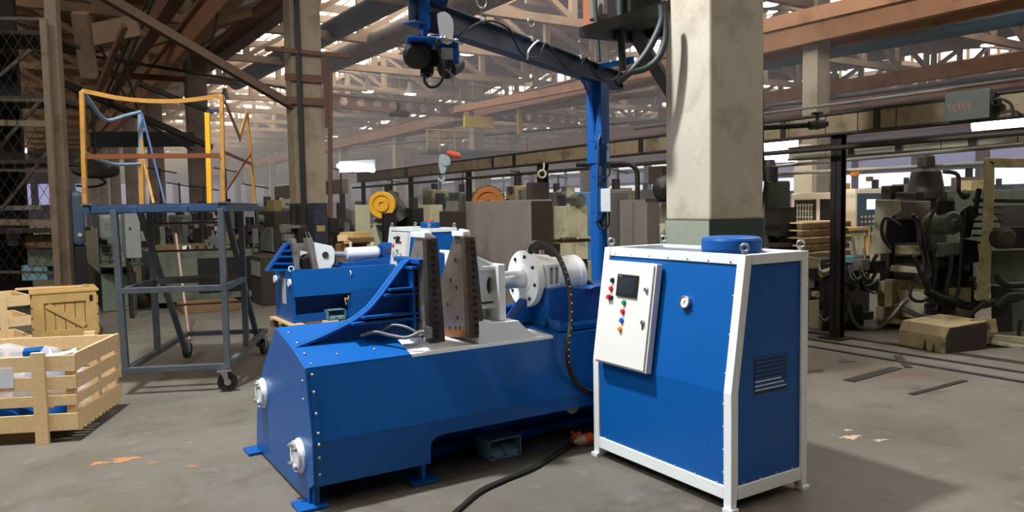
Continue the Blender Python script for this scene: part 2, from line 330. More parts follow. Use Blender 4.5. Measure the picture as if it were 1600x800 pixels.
# ---------------------------------------------------------------- roof: slabs, glazed strips, trusses, crane beams
ZR = 10.6
GLAZD = mat('dim_glow_roof_glass', '#E8D8C0', .5, emit='#FFE8C8', estr=2.2)  # weaker glowing panes added over the left bays to light their ceiling
def hall_box(u0, v0, z0, u1, v1, z1):
    g = G(); g.box(u0, v0, z0, u1, v1, z1); return g
c1u, c1v, _ = WL(C1)
V0, V1 = c1v-14, c1v+132
for i in range(-2, 4):
    ua, ub = c1u+18*i, c1u+18*(i+1); um = (ua+ub)/2
    hw = 4.2 if i == 0 else 3.0; MH = 3.6 if i == 0 else 2.6
    for (x0, x1) in ((ua, um-hw), (um+hw, ub)):
        o = struct('ceiling', hall_box(x0, V0, ZR, x1, V1, ZR+.2), ROOFM); o.location = (OX, OY, 0); o.rotation_euler = (0, 0, radians(YW))
    # raised roof light: glazed sides and glazed top between mullions, every seventh bay boarded
    gt = G(); gp = G(); gc = G(); v = V0; n = 0
    while v < V1:
        cols = 5
        for c in range(cols):
            xa = um-hw+c*2*hw/cols; xb = um-hw+(c+1)*2*hw/cols
            (gp if ((n % 10) < 9 if i == 0 else ((n % 7) < 5 and (c*3+n*5) % 8 and c)) else gc).box(xa+.08, v+.08, ZR+MH+.02, xb-.08, v+1.82, ZR+MH+.06)
            gt.box(xb-.05, v, ZR+MH-.0, xb+.05, v+1.9, ZR+MH+.08)
        gt.box(um-hw, v-.06, ZR+MH-.04, um+hw, v+.06, ZR+MH+.08); v += 1.9; n += 1
    for gx, mm, nm in ((gp, GLAZ if i >= 0 else GLAZD, 'window_roof_light_pane'), (gt, TRUSS, 'window_roof_light_frame'), (gc, ROOFM, 'ceiling_board')):
        o = gx.obj(nm, mm, kind='structure'); o.location = (OX, OY, 0); o.rotation_euler = (0, 0, radians(YW))
    for sx in (-1, 1):
        x = um+sx*hw
        gg = G(); gm = G(); v = V0; n = 0
        while v < V1:
            if (n % 8) < (7 if i == 0 else 5): gg.box(x-.02, v+.12, ZR+.25, x+.02, v+1.78, ZR+MH-.25)
            gm.box(x-.05, v-.1, ZR+.1, x+.05, v+.1, ZR+MH); v += 1.9; n += 1
        gm.box(x-.06, V0, ZR+MH-.25, x+.06, V1, ZR+MH); gm.box(x-.06, V0, ZR+.0, x+.06, V1, ZR+.25); gm.box(x-.05, V0, ZR+MH*.5, x+.05, V1, ZR+MH*.5+.07)
        for gx, mm, nm in ((gg, GLAZ if i >= 0 else GLAZD, 'window_roof_light_pane'), (gm, TRUSS, 'window_roof_light_frame')):
            o = gx.obj(nm, mm, kind='structure'); o.location = (OX, OY, 0); o.rotation_euler = (0, 0, radians(YW))
def truss_mesh(name):
    g = G(); n = 6; L = 18.0; zb = 8.3
    def zt(t): return zb+1.15+1.05*sin(pi*t)
    g.box(-.02+.35, -.14, zb-.15, L-.35, .14, zb+.15)
    for k in range(n*2):
        a, b = k/(n*2), (k+1)/(n*2)
        g.bar((a*L, 0, zt(a)), (b*L, 0, zt(b)), .28, .3)
    for k in range(n+1):
        t = min(max(k/n, .02), .98); g.box(t*L-.13, -.11, zb, t*L+.13, .11, zt(t))
    for k in range(n):
        a, b = (k/n, (k+1)/n) if k < n/2 else ((k+1)/n, k/n)
        g.bar((a*L, 0, zb+.1), (b*L, 0, zt(b)-.1), .18, .2)
    return g.mesh(name, TRUSS)
TM = truss_mesh('roof_truss')
for i in range(-2, 4):
    for j in range(0, 23):
        P = C1+Uv*(18*i)+Av*(6*j)
        if i < 0 and j > 14: continue
        o = bpy.data.objects.new('roof_truss', TM); COL.objects.link(o); o.location = (P.x, P.y, 0); o.rotation_euler = (0, 0, radians(YW)); o['kind'] = 'structure'
# ribs of the slabs
rib = G()
for i in range(-2, 3):
    hw = 4.2 if i == 0 else 3.0
    rib.box(36+18*i, -.06, ZR-.28, 36+18*i+9-hw, .06, ZR); rib.box(36+18*i+9+hw, -.06, ZR-.28, 36+18*i+18, .06, ZR)
RM = rib.mesh('roof_rib', TRUSS)
for j in range(0, 60):
    P = C1+Uv*(-36)+Av*(2*j+1); o = bpy.data.objects.new('roof_rib', RM); COL.objects.link(o); o.location = (P.x, P.y, 0); o.rotation_euler = (0, 0, radians(YW)); o['kind'] = 'structure'
# crane runways along the column rows
for i in range(0, 4):
    for s in (-1, 1):
        if i == 0 and s > 0: continue
        x = c1u+18*i+s*.65
        g = G(); g.box(x-.16, V0+(16 if i == 0 else 0), 6.9, x+.16, V1, 7.6); g.box(x-.3, V0+(16 if i == 0 else 0), 7.6, x+.3, V1, 7.66)
        o = g.obj('crane_runway_beam', BEAMO, kind='structure'); o.location = (OX, OY, 0); o.rotation_euler = (0, 0, radians(YW))
# beams, ducts and pipes that run overhead at one height
def zbar(name, x0, y0, x1, y1, Z, w, h, m, ext0=0., ext1=0.):
    a, b = at_z(x0, y0, Z), at_z(x1, y1, Z); d = b-a; a2 = a-d*ext0; b2 = b+d*ext1
    g = G(); g.bar((a2.x, a2.y, Z), (b2.x, b2.y, Z), w, h); return struct(name, g, m)
def ztube(name, x0, y0, x1, y1, Z, r, m, ext0=0., ext1=0., n=16):
    a, b = at_z(x0, y0, Z), at_z(x1, y1, Z); d = b-a; a2 = a-d*ext0; b2 = b+d*ext1
    g = G(); g.tube([(a2.x, a2.y, Z), (b2.x, b2.y, Z)], r, n); return struct(name, g, m)
zbar('beam', 168, 150, 262, 5, 6.8, .34, .5, BEAMB, .6, .4)
zbar('beam', 335, 86, 455, -5, 7.4, .5, .6, BEAMB, .4, .3)
zbar('beam', 150, 92, 330, 40, 7.6, .25, .25, TRUSS, .1, .3)
zbar('beam', 232, 160, 345, 22, 8.0, .3, .45, TRUSS, .3, .5)
zbar('beam', 92, 65, 200, 72, 7.2, .2, .2, BEAMB, .1, .1)
zbar('beam', 100, 112, 300, 125, 6.4, .12, .2, BEAMB, .1, .4)
ztube('duct', 388, 118, 600, 5, 8.6, .42, DUCTD, .15, .5)
ztube('duct', 500, 105, 690, 22, 8.2, .46, PIPEG, .02, 1.2)
ztube('duct', 1282, 84, 1600, 26, 8.0, .3, PIPEB, .9, .3)
ztube('duct', 1282, 64, 1600, -2, 8.4, .22, BEAMB, .9, .3)
zbar('beam', 1190, 43, 1385, -3, 6.9, .3, .4, BEAMO, .6, .3)
zbar('beam', 1279, 141, 1600, 92, 6.6, .3, .55, BEAMO, 1.2, .3)
zbar('beam', 800, 155, 1045, 108, 7.0, .3, .35, BEAMO, .5, .3)
zbar('beam', 770, 178, 1045, 142, 7.0, .25, .3, TRUSS, .5, .3)
ztube('pipe', 1195, 168, 1600, 116, 5.6, .06, LBLUE, .8, .3, 8)
ztube('pipe', 1195, 176, 1600, 124, 5.6, .06, DARKB, .8, .3, 8)
ztube('pipe', 640, 222, 1045, 186, 6.0, .07, MGREY, .3, .5, 8)
ztube('pipe', 200, 97, 460, 140, 6.2, .05, DARKB, .3, .1, 8)
# diagonal brace falling to the second column, and thinner ones behind
def pbar(name, x0, y0, Y0, x1, y1, Y1, w, h, m):
    g = G(); g.bar(at_y(x0, y0, Y0), at_y(x1, y1, Y1), w, h); return struct(name, g, m)
pbar('brace', 160, -8, 13.5, 458, 166, 16.6, .16, .16, mat('brown_brace_steel', '#6A5444', .7, .1))
pbar('brace', 195, 40, 15, 150, 150, 16, .1, .1, BEAMB)
pbar('brace', 500, -8, 20, 472, 70, 19, .12, .12, TRUSS)
pbar('brace', 100, 130, 17, 330, 230, 21, .12, .14, DARKB)
pbar('brace', 215, 130, 17, 330, 175, 20, .08, .1, DARKB)
pbar('brace', 130, 60, 18, 220, 40, 18, .25, .5, TRUSS)
pbar('brace', 125, 20, 16, 140, 120, 16.5, .3, .3, TRUSS)
# dark plate hung high behind the platform
g = G(); a = at_y(145, 218, 19); b = at_y(300, 218, 21); g.bar(a, b, .3, .38); struct('beam', g, DUCTD)
# castellated crane bridge across the bay
a, b = at_z(496, 155, 7.2), at_z(915, 190, 7.2)
g = G(); d = (b-a); L = d.length; d.normalize(); nrm = Vector((-d.y, d.x, 0)); hh = .34; pitch = 1.0
brg = thing('crane_bridge', 'rusty castellated crane bridge with a row of hexagonal holes under the roof', 'crane', (a.x, a.y, 7.2), math.degrees(atan2(d.y, d.x)))
g.box(0, -.12, hh-.05, L, .12, hh+.05); g.box(0, -.12, -hh-.05, L, .12, -hh+.05)
for k in range(int(L/pitch)):
    x = k*pitch; R = .25
    # web plate with a hexagonal opening
    hexp = [(x+.5+R*cos(radians(60*q)), R*sin(radians(60*q))) for q in range(6)]
    out = [(x+pitch, 0), (x+pitch, hh), (x, hh), (x, 0), (x, -hh), (x+pitch, -hh)]
    vs = [(p[0], 0, p[1]) for p in hexp]+[(p[0], 0, p[1]) for p in out]
    g.add(vs, [(0, 6, 7, 1), (1, 7, 8, 2), (2, 8, 9, 3), (3, 9, 10, 4), (4, 10, 11, 5), (5, 11, 6, 0)])
g.obj('castellated_beam', BEAMB, brg)
g = G(); g.box(0, -1.6, hh, L, -1.5, hh+.1); g.tube([(0, -1.5, hh+.9), (L, -1.5, hh+.9)], .03)
for k in range(0, int(L), 2): g.tube([(k, -1.5, hh), (k, -1.5, hh+.9)], .025, 6)
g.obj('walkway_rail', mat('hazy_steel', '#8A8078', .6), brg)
# crane walkway in yellow far off
P = at_y(700, 236, 40)
wk = thing('crane_walkway', 'yellow railed crane walkway hanging far off above the cable duct', 'walkway', P, YW)
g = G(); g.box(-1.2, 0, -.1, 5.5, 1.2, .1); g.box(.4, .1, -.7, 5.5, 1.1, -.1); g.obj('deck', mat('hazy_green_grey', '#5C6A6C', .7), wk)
g = G()
for x in (-1.2, -.5, .4): g.box(x-.03, -.02, 0, x+.03, .04, 1.1)
for z in (.55, 1.1): g.box(-1.2, -.02, z-.03, .4, .04, z+.03)
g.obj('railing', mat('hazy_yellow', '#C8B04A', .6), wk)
g = G()
for x in range(1, 6): g.box(x-.02, -.02, 0, x+.02, .02, 1.0)
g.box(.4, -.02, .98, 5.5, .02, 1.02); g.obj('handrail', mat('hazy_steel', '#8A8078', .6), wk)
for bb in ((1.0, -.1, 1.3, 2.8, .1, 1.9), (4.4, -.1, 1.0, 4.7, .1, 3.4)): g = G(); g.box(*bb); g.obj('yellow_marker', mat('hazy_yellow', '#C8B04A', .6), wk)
# ---------------------------------------------------------------- far walls with window bands
def wall_u(u, v0, v1, name):
    "wall along A at u"
    g = G(); g.box(u, v0, 0, u+.3, v1, ZR+.3); o = g.obj(name, FARW, kind='structure'); o.location = (OX, OY, 0); o.rotation_euler = (0, 0, radians(YW))
    gl = G(); gd = G(); v = v0+.5; n = 0
    while v < v1-6:
        gl.box(u-.06, v, 2.6, u-.02, v+5.2, 4.0); gd.box(u-.06, v, 4.4, u-.02, v+5.2, 5.6)
        (gl if n % 3 else gd).box(u-.06, v, 6.2, u-.02, v+5.2, 6.9)
        v += 6; n += 1
    a = gl.obj('window_wall_pane', GLAZB, kind='structure'); b = gd.obj('window_wall_pane', GLAZL, kind='structure')
    for q in (a, b): q.location = (OX, OY, 0); q.rotation_euler = (0, 0, radians(YW))
wall_u(c1u+18*3+9, V0, V1, 'wall_right')
g = G(); g.box(c1u-40, V1, 0, c1u+63, V1+.3, ZR+.3); o = struct('wall_back', g, FARW); o.location = (OX, OY, 0); o.rotation_euler = (0, 0, radians(YW))
gl = G(); x = c1u-30
while x < c1u+60: gl.box(x, V1-.05, 3, x+4, V1-.01, 6.2); x += 5
o = gl.obj('window_wall_pane', GLAZL, kind='structure'); o.location = (OX, OY, 0); o.rotation_euler = (0, 0, radians(YW))
g = G(); g.box(c1u-40, V0, 0, c1u-39.7, V1, ZR+.3); o = struct('wall_left', g, mat('sooty_wall', '#4A4038', .9)); o.location = (OX, OY, 0); o.rotation_euler = (0, 0, radians(YW))
g = G(); g.box(c1u-40, V0-.3, 0, c1u+63, V0, ZR+.3); o = struct('wall_front', g, mat('sooty_wall', '#4A4038', .9)); o.location = (OX, OY, 0); o.rotation_euler = (0, 0, radians(YW))
# ---------------------------------------------------------------- haze of the far hall
hz = bpy.data.materials.new('hall_haze'); hz.use_nodes = True; nt = hz.node_tree; nt.nodes.remove(nt.nodes['Principled BSDF'])
vs = nt.nodes.new('ShaderNodeVolumeScatter'); vs.inputs['Color'].default_value = (.84, .84, 1, 1); vs.inputs['Density'].default_value = .014; vs.inputs['Anisotropy'].default_value = .2
nt.links.new(vs.outputs[0], nt.nodes['Material Output'].inputs['Volume'])
g = G(); g.box(c1u-1, c1v+7, .02, c1u+62, V1-.2, ZR-.3); o = g.obj('haze', hz, kind='structure'); o.location = (OX, OY, 0); o.rotation_euler = (0, 0, radians(YW))
# ---------------------------------------------------------------- high-bay lamps in view
def bay_lamp(x, y, Z, label, r=.32):
    P = at_z(x, y, Z); t = thing('high_bay_lamp', label, 'lamp', P, YW, 'lit high bay lamps under the roof')
    g = G(); g.lathe((0, 0, 0), (0, 0, 1), [(0, r), (.25, r*.6), (.5, .12), (.62, .1)], 16); g.obj('lamp_shade', MGREY, t)
    g = G(); g.cyl((0, 0, -.03), (0, 0, .02), r*.96, n=16); g.obj('lens', LAMPM, t)
    g = G(); g.cyl((0, 0, .6), (0, 0, ZR-Z), .02, n=6); g.obj('hanger', DARK, t)
for x, y, Z, l in [(575, 143, 7.6, 'lit high bay lamp above the left end of the castellated crane bridge'), (641, 147, 7.6, 'lit high bay lamp above the middle of the castellated crane bridge'), (730, 84, 8.2, 'lit high bay lamp seen just under the blue jib boom'),
        (1458, 54, 8.2, 'lit high bay lamp under the blue roof duct'), (1545, 70, 8.2, 'small lit high bay lamp right of the one under the roof duct'), (1202, 6, 8.2, 'lit high bay lamp at the top edge right of the near column'), (700, 238, 6.0, 'distant lit lamp behind the red crane hook'), (352, 158, 7.0, 'lit lamp above the bent yellow railing')]:
    bay_lamp(x, y, Z, l)
# ================================================================ HYDRAULIC PRESS (blue bed with two steel blades)
ORG = LW(0, 0, 0)
pr = thing('hydraulic_press', 'large blue horizontal hydraulic press with white saddle and two steel blades', 'press', ORG)
front = [(0, .755), (-.088, .372), (-.085, .13)]
# end plate
ep = [(.0, .02), (.0, .10), (-.085, .15), (-.090, .372), (-.004, .757), (.227, .832), (.56, .903), (.91, .594), (1.106, .285), (1.15, .10), (1.15, .02)]
g = G(); g.prism(ep, 'u', -.014, 0); e = g.obj('end_plate', BLUE2, pr, .003)
def flange(c, parent, nm='port_flange', ax=(-1, 0, 0), r=.085):
    g = G(); c = Vector(c); d = Vector(ax); g.lathe(c, d, [(0, .001), (0, r*1.12), (.012, r*1.12), (.012, r), (.035, r), (.035, r*.75), (.028, r*.72), (.028, .001)], 28); f = g.obj(nm, WHITE, parent)
    g = G(); x, y, dd = g.basis(d)
    for k in range(4): a = pi/4+k*pi/2; q = c+x*r*.84*cos(a)+y*r*.84*sin(a); g.cyl(q+d*.03, q+d*.058, .006, n=8); g.cyl(q+d*.035, q+d*.05, .013, n=6)
    g.obj('stud_set', ZINC, f, kind='stuff')
flange((-.014, .905, .44), pr); flange((-.014, .135, .25), pr)
g = G(); g.box(-.012, -.09, .14, .02, -.07, .4)
# feet
g = G(); g.box(-.09, -.07, 0, .07, .09, .02); foot = g.obj('foot_plate', BLUE, pr, .003)
dup_part(foot, pr, (0, 1.12, 0)); dup_part(foot, pr, (.66, .0, 0)); dup_part(foot, pr, (.66, 1.1, 0)); dup_part(foot, pr, (2.5, 0, 0)); dup_part(foot, pr, (2.5, 1.1, 0))
for bb in ((.0, -.04, .02, .03, .06, .2), (.635, -.03, .02, .66, .05, .36), (2.48, -.03, .02, 2.5, .05, .36)): g = G(); g.box(*bb); g.obj('leg_rib', BLUE, pr)
# front sheet: upper slope, lower skirt with rounded cut-out, inner back
def sheet(pts_uz, vfun, t, m, name):
    pass
g = G()
g.prism([(0, .755), (-.088, .372), (-.080, .370), (.010, .750)], 'u', .0, 2.7)
fs = g.obj('front_panel', BLUE2, pr)
sk = [(0.0, .374), (2.7, .374), (2.7, .285), (.74, .285), (.70, .275), (.675, .25), (.668, .21), (.668, .13), (0.0, .135)]
g = G(); g.prism(sk, 'v', -.088, -.080); g.obj('front_skirt', BLUE2, pr)
g = G(); g.box(0, -.085, .10, .6, .2, .135) if False else None
g = G(); g.box(.64, .42, .0, 2.7, .45, .30); g.box(.64, .30, .02, 2.7, .45, .07); g.obj('inner_beam', BLUE, pr)
g = G(); g.box(.02, -.07, .28, 2.68, 1.0, .31); g.box(.02, .4, .12, .64, 1.05, .30); g.obj('bed_floor', BLUE, pr)
g = G(); g.prism([(.56, .90), (.91, .594), (1.106, .285), (1.15, .1), (1.14, .1), (1.09, .285), (.90, .585), (.55, .89)], 'u', 0, 2.7); g.obj('rear_panel', BLUE2, pr)
# top sheets
g = G(); g.prism([(0, .757), (.227, .832), (.56, .903), (.56, .885), (.227, .815), (.01, .745)], 'u', 0, .60); g.obj('top_panel', BLUE2, pr)
g = G(); g.box(.6, .55, .70, 1.62, .75, .80); g.obj('top_rear_rail', BLUE, pr)
g = G(); g.prism([(-.006, .725), (.0, .7595), (.56, .775), (.56, .74), (.004, .72)], 'u', .605, 1.60); g.obj('white_slide_cover', WHITE, pr, .002)
g = G(); g.prism([(0, .755), (.12, .775), (.75, .80), (.75, .72), (.01, .74)], 'u', 1.60, 2.7); g.obj('top_panel', BLUE2, pr)
# screw heads along the sheets
g = G()
for u, v, z in [(.03, .03, .768), (.03, .14, .806), (.03, .28, .845), (.03, .44, .88), (.2, .1, .79), (.42, .1, .79), (.26, .35, .86)]: g.ball((u, v, z), .009, 8)
for z in (.72, .63, .52, .42): g.ball((.02, -.01-(.755-z)*.23, z), .009, 8)
for z in (.36, .29, .2): g.ball((.02, -.092, z), .009, 8)
for z in (.68, .58): g.ball((-.015, .04, z), .008, 8)
g.obj('screw_head_set', ZINC, pr, kind='stuff')
# round sight port under the skirt
g = G(); g.cyl((1.70, -.05, .30), (1.70, -.07, .30), .055, n=20); g.obj('drain_cap', mat('grimy_brass', '#75705C', .6, .3), pr)
# curved support arm
prof = [(.01, .835), (.12, .865), (.27, .917), (.36, .955), (.447, 1.010), (.51, 1.07), (.572, 1.14), (.615, 1.19), (.658, 1.240), (.69, 1.27), (.722, 1.288), (.78, 1.292)]
profs = [(p.x, p.y) for p in spline([Vector((a, b, 0)) for a, b in prof], 3)]
g = G(); g.prism(profs+[(.78, .80), (.10, .80)], 'v', .262, .278); arm = g.obj('support_arm', BLUE, pr)
g = G(); v = []
for (a, b) in profs: v += [(a, .225, b), (a, .315, b), (a, .315, b-.016), (a, .225, b-.016)]
n = len(profs); f = [(i*4+k, i*4+(k+1) % 4, i*4+4+(k+1) % 4, i*4+4+k) for i in range(n-1) for k in range(4)]+[(0, 1, 2, 3), (4*n-1, 4*n-2, 4*n-3, 4*n-4)]
g.add(v, f); g.obj('curved_flange', BLUE2, arm)
def uz_on_prof(z):
    for (a, b), (c, d) in zip(profs[:-1], profs[1:]):
        if b <= z <= d: return a+(c-a)*(z-b)/max(d-b, 1e-6)
    return .7
g = G()
for z in (1.115, 1.085): g.box(uz_on_prof(z)+.01, .17, z-.007, .76, .27, z+.007)
for z in (.965, .935): g.box(uz_on_prof(z)+.01, .17, z-.007, .76, .27, z+.007)
g.box(uz_on_prof(1.24)+.02, .12, 1.233, .76, .27, 1.247)
g.box(.70, .165, .87, .715, .27, 1.24); g.obj('stiffener_set', BLUE, arm)
g = G(); g.box(.745, .08, .83, .775, .50, 1.292); g.box(.715, .10, 1.262, .775, .48, 1.292); g.obj('arm_end_plate', BLUE, arm, .004)

# blades
def blade(du, tag_rust):
    b0 = G(); b0.prism([(.73+du, .800), (.836+du, .800), (.800+du*.93, 1.417), (.727+du*.93, 1.417)], 'v', .02, .075)
    b = b0.obj('blade', STEELD if du == 0 else RUST, pr, .004)
    g = G(); s = du*-.02
    g.prism([(.07, .80), (.36, .765 if du else .80), (.405, 1.126), (.19, 1.435), (.10, 1.425), (.07, 1.417)], 'u', .742+du*.97, .775+du*.97)
    pl = g.obj('blade_plate', STEEL if du == 0 else mat('oiled_grey_plate', '#7C736C', .42, .5, .3, 5, .1, dirt='#4A3E36', damt=.35), b, .002, label='bare steel side plate with small drilled holes')
    g = G(); g.prism([(.10, .82), (.38, .80), (.43, 1.13), (.20, 1.46), (.10, 1.45)], 'u', .776+du*.97, .80+du*.97); g.obj('backing_plate', WHITE, b, label='white backing plate')
    g = G()
    for k in range(14):
        z = .835+k*.0425; uu = .784+du*.985-(z-.8)*.028; g.cyl((uu, .02, z), (uu, .008, z), .0105, n=8)
    g.obj('bolt_row', BLACK, b, kind='stuff')
    return b, pl
b1, p1_ = blade(0, 0)
g = G(); g.prism([(.735, 1.418), (.80, 1.418), (.80, 1.425), (.765, 1.45), (.735, 1.45)], 'v', .06, .26); g.obj('top_cap', WHITE, b1, .003); g = G(); g.box(.803, .07, 1.34, .812, .09, 1.42); g.box(.745, .07, 1.418, .812, .09, 1.426); g.obj('white_edge_strip', WHITE, b1)
b2, p2_ = blade(.27, 1)
g = G(); g.prism([(.985, 1.418), (1.04, 1.418), (1.04, 1.43), (1.02, 1.448), (.985, 1.448)], 'v', .05, .20); g.obj('top_cap', WHITE, b2, .003)
g = G()
for v, z in [(.19, 1.27), (.26, 1.14), (.185, 1.10), (.31, .98), (.18, .91), (.15, .85), (.21, .84), (.29, .83)]: g.cyl((.742+.262-.003, v, z), (.742+.262+.002, v, z), .012, n=12)
g.obj('drilled_hole_set', BLACK, b2, kind='stuff')
g = G(); g.prism([(.08, .802), (.355, .77), (.36, .82), (.2, .835), (.08, .87)], 'u', .742+.262-.001, .742+.262+.001); g.obj('rust_band', mat('fresh_rust', '#8C5A2A', .7, .2, .3, 20), b2)
g = G(); g.box(.715, .0, .835, .74, .06, .90); g.cyl((.70, .03, .87), (.66, .03, .87), .016, n=10); g.cyl((.70, .03, .85), (.69, .03, .85), .02, n=6); s_ = g.obj('hydraulic_fitting', ZINC, b1)
g = G(); g.tube([(.665, .03, .87), (.60, .06, .845), (.52, .12, .86), (.45, .16, .88), (.38, .2, .86)], .011, 8, 5); g.tube([(.67, .04, .86), (.62, .08, .90), (.56, .16, .91), (.5, .2, .87)], .008, 8, 5); g.obj('hose', mat('grey_hose', '#6E7276', .5), s_)
# white saddle
sp = [(1.06, .762), (1.66, .748), (1.60, .757), (1.53, .765), (1.47, .782), (1.43, .80), (1.395, .828), (1.365, .858), (1.345, .880), (1.14, .880), (1.14, .90), (1.06, .90)]
g = G(); g.prism(sp, 'v', .012, .56); sd = g.obj('saddle', WHITE, pr, .003)
g = G(); g.prism([(1.055, .88), (1.28, .88), (1.28, 1.17), (1.25, 1.215), (1.06, 1.31), (1.045, 1.31)], 'v', .22, .40); g.box(1.045, .08, .88, 1.07, .42, 1.30); g.obj('saddle_web', WHITE, sd, .004)
g = G(); g.prism([(1.045, .955), (1.29, .955), (1.29, .985), (1.045, .985)], 'v', .12, .48); g.prism([(1.10, 1.20), (1.29, 1.20), (1.29, 1.225), (1.14, 1.225)], 'v', .10, .50)
g.obj('saddle_rib_set', WHITE, sd, .003)
g = G(); hole = [(1.215+.028*cos(a*pi/8), 1.10+.055*sin(a*pi/8)) for a in range(16)]; outp = [(1.27, 1.10), (1.27, 1.14), (1.27, 1.20), (1.24, 1.215), (1.215, 1.225), (1.12, 1.27), (1.05, 1.30), (1.05, 1.20), (1.05, 1.10), (1.05, 1.05), (1.05, 1.0), (1.12, 1.0), (1.215, 1.0), (1.24, 1.0), (1.27, 1.0), (1.27, 1.05)]
vs = [(p[0], y, p[1]) for y in (.13, .165) for p in hole]+[(p[0], y, p[1]) for y in (.13, .165) for p in outp]
fc = []
for k in range(16): j = (k+1) % 16; fc += [(k, 32+k, 32+j, j), (16+k, 16+j, 48+j, 48+k), (k, j, 16+j, 16+k), (32+k, 48+k, 48+j, 32+j)]
g.add(vs, fc); g.obj('side_web', WHITE, sd)
g = G(); g.prism([(1.05, 1.30), (1.27, 1.205), (1.27, 1.225), (1.05, 1.32)], 'v', .12, .50); g.obj('sloped_top_plate', WHITE, sd, .003)
g = G(); g.box(1.235, .06, .88, 1.285, .54, 1.235); g.obj('saddle_end_plate', WHITE, sd, .006)
g = G(); g.box(1.17, .168, 1.03, 1.26, .20, 1.17); g.obj('pin_block', mat('dark_pin_recess', '#5C5040', .5, .3), sd)
# cylinder
CV, CZ = .38, 1.095
g = G(); g.cyl((1.27, CV, CZ), (1.66, CV, CZ), .062, n=32); g.obj('piston_rod', CHROME, pr)
g = G(); g.lathe((1.615, CV, CZ), (1, 0, 0), [(0, .064), (0, .095), (.004, .10), (.004, .195), (.05, .195), (.055, .17), (.20, .158), (.20, .152), (.21, .138), (.40, .138), (.405, .146), (.44, .146), (.46, .135), (.48, .10), (.485, .001)], 48)
cy = g.obj('cylinder', WHITE, pr)
g = G()
for k in range(8):
    a = 2*pi*k/8+.2; g.cyl((1.612, CV+.155*cos(a), CZ+.155*sin(a)), (1.622, CV+.155*cos(a), CZ+.155*sin(a)), .013, n=10)
g.obj('bolt_hole_set', BLACK, cy, kind='stuff')
g = G(); g.box(1.70, .205, 1.03, 1.81, .26, 1.20)
g.obj('slotted_boss', WHITE, cy, .006)
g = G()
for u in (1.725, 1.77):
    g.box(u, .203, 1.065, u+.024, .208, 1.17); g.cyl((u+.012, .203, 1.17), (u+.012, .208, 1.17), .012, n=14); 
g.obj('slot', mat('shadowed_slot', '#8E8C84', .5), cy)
g = G(); g.cyl((1.78, CV, 1.23), (1.78, CV, 1.285), .018, n=12); g.obj('port_fitting', ZINC, cy)
# blue pedestal under the cylinder
g = G(); g.prism([(1.68, .77), (1.68, 1.04), (1.80, 1.05), (2.0, 1.02), (2.7, .985), (2.7, .77)], 'v', .16, .60); g.prism([(1.49, .80), (1.68, .80), (1.68, .98), (1.62, .96), (1.50, .84)], 'v', .33, .43); pd = g.obj('pedestal', BLUE, pr, .004)
g = G(); g.prism([(1.68, .77), (2.7, .77), (2.7, .80), (1.74, .80), (1.68, .84)], 'v', .03, .2); g.prism([(2.0, 1.02), (2.7, .985), (2.7, 1.0), (2.05, 1.035)], 'v', .12, .64); g.obj('pedestal_gusset', BLUE2, pd)
g = G(); g.box(1.36, .50, .80, 1.66, .56, .83); g.cyl((1.36, .62, .88), (1.6, .62, .88), .022, n=12); g.obj('guide_rod', CHROME, pr)
g = G(); g.box(2.66, -.08, .02, 2.7, 1.1, .75); g.obj('end_plate', BLUE2, pr)
# ---------------------------------------------------------------- hydraulic hose over the cylinder
pts = [at_y(829, 396, 5.08), at_y(830, 386, 5.05), at_y(841, 380, 5.0), at_y(858, 385, 4.95), at_y(872, 400, 4.9), at_y(883, 425, 4.85), at_y(891, 460, 4.82), at_y(892, 500, 4.78), at_y(888, 535, 4.72), at_y(888, 565, 4.72), at_y(896, 590, 4.74), at_y(908, 606, 4.78), at_y(925, 613, 4.83), at_y(950, 612, 4.9), at_y(975, 600, 5.0)]
hz_ = thing('hydraulic_hose', 'thick black hydraulic hose arched over the white cylinder to the cabinet', 'hose', pts[0])
g = G(); g.tube([loc_in(hz_, p) for p in pts], .0175, 10, 6); g.obj('rubber_hose', RUBBER, hz_)
g = G(); g.tube([loc_in(hz_, p) for p in (at_y(824, 390, 5.1), at_y(829, 383, 5.06), at_y(838, 380, 5.02))], .021, 10, 3); g.obj('hose_end', ZINC, hz_)
g = G(); q = spline([Vector(p) for p in [loc_in(hz_, p) for p in pts]], 6)
for k in range(24, 56, 2): g.ball(q[k]+Vector((-.004, -.016, 0)), .005, 6)
g.obj('printed_marking', mat('white_print', '#C8C8B8', .6), hz_, kind='stuff')
pts = [at_y(905, 431, 5.35), at_y(916, 439, 5.3), at_y(930, 450, 5.25), at_y(955, 465, 5.2)]
h2 = thing('return_hose', 'short black hose leaving the rear end of the white cylinder', 'hose', pts[0])
g = G(); g.tube([loc_in(h2, p) for p in pts], .016, 10, 5); g.obj('rubber_hose', RUBBER, h2)
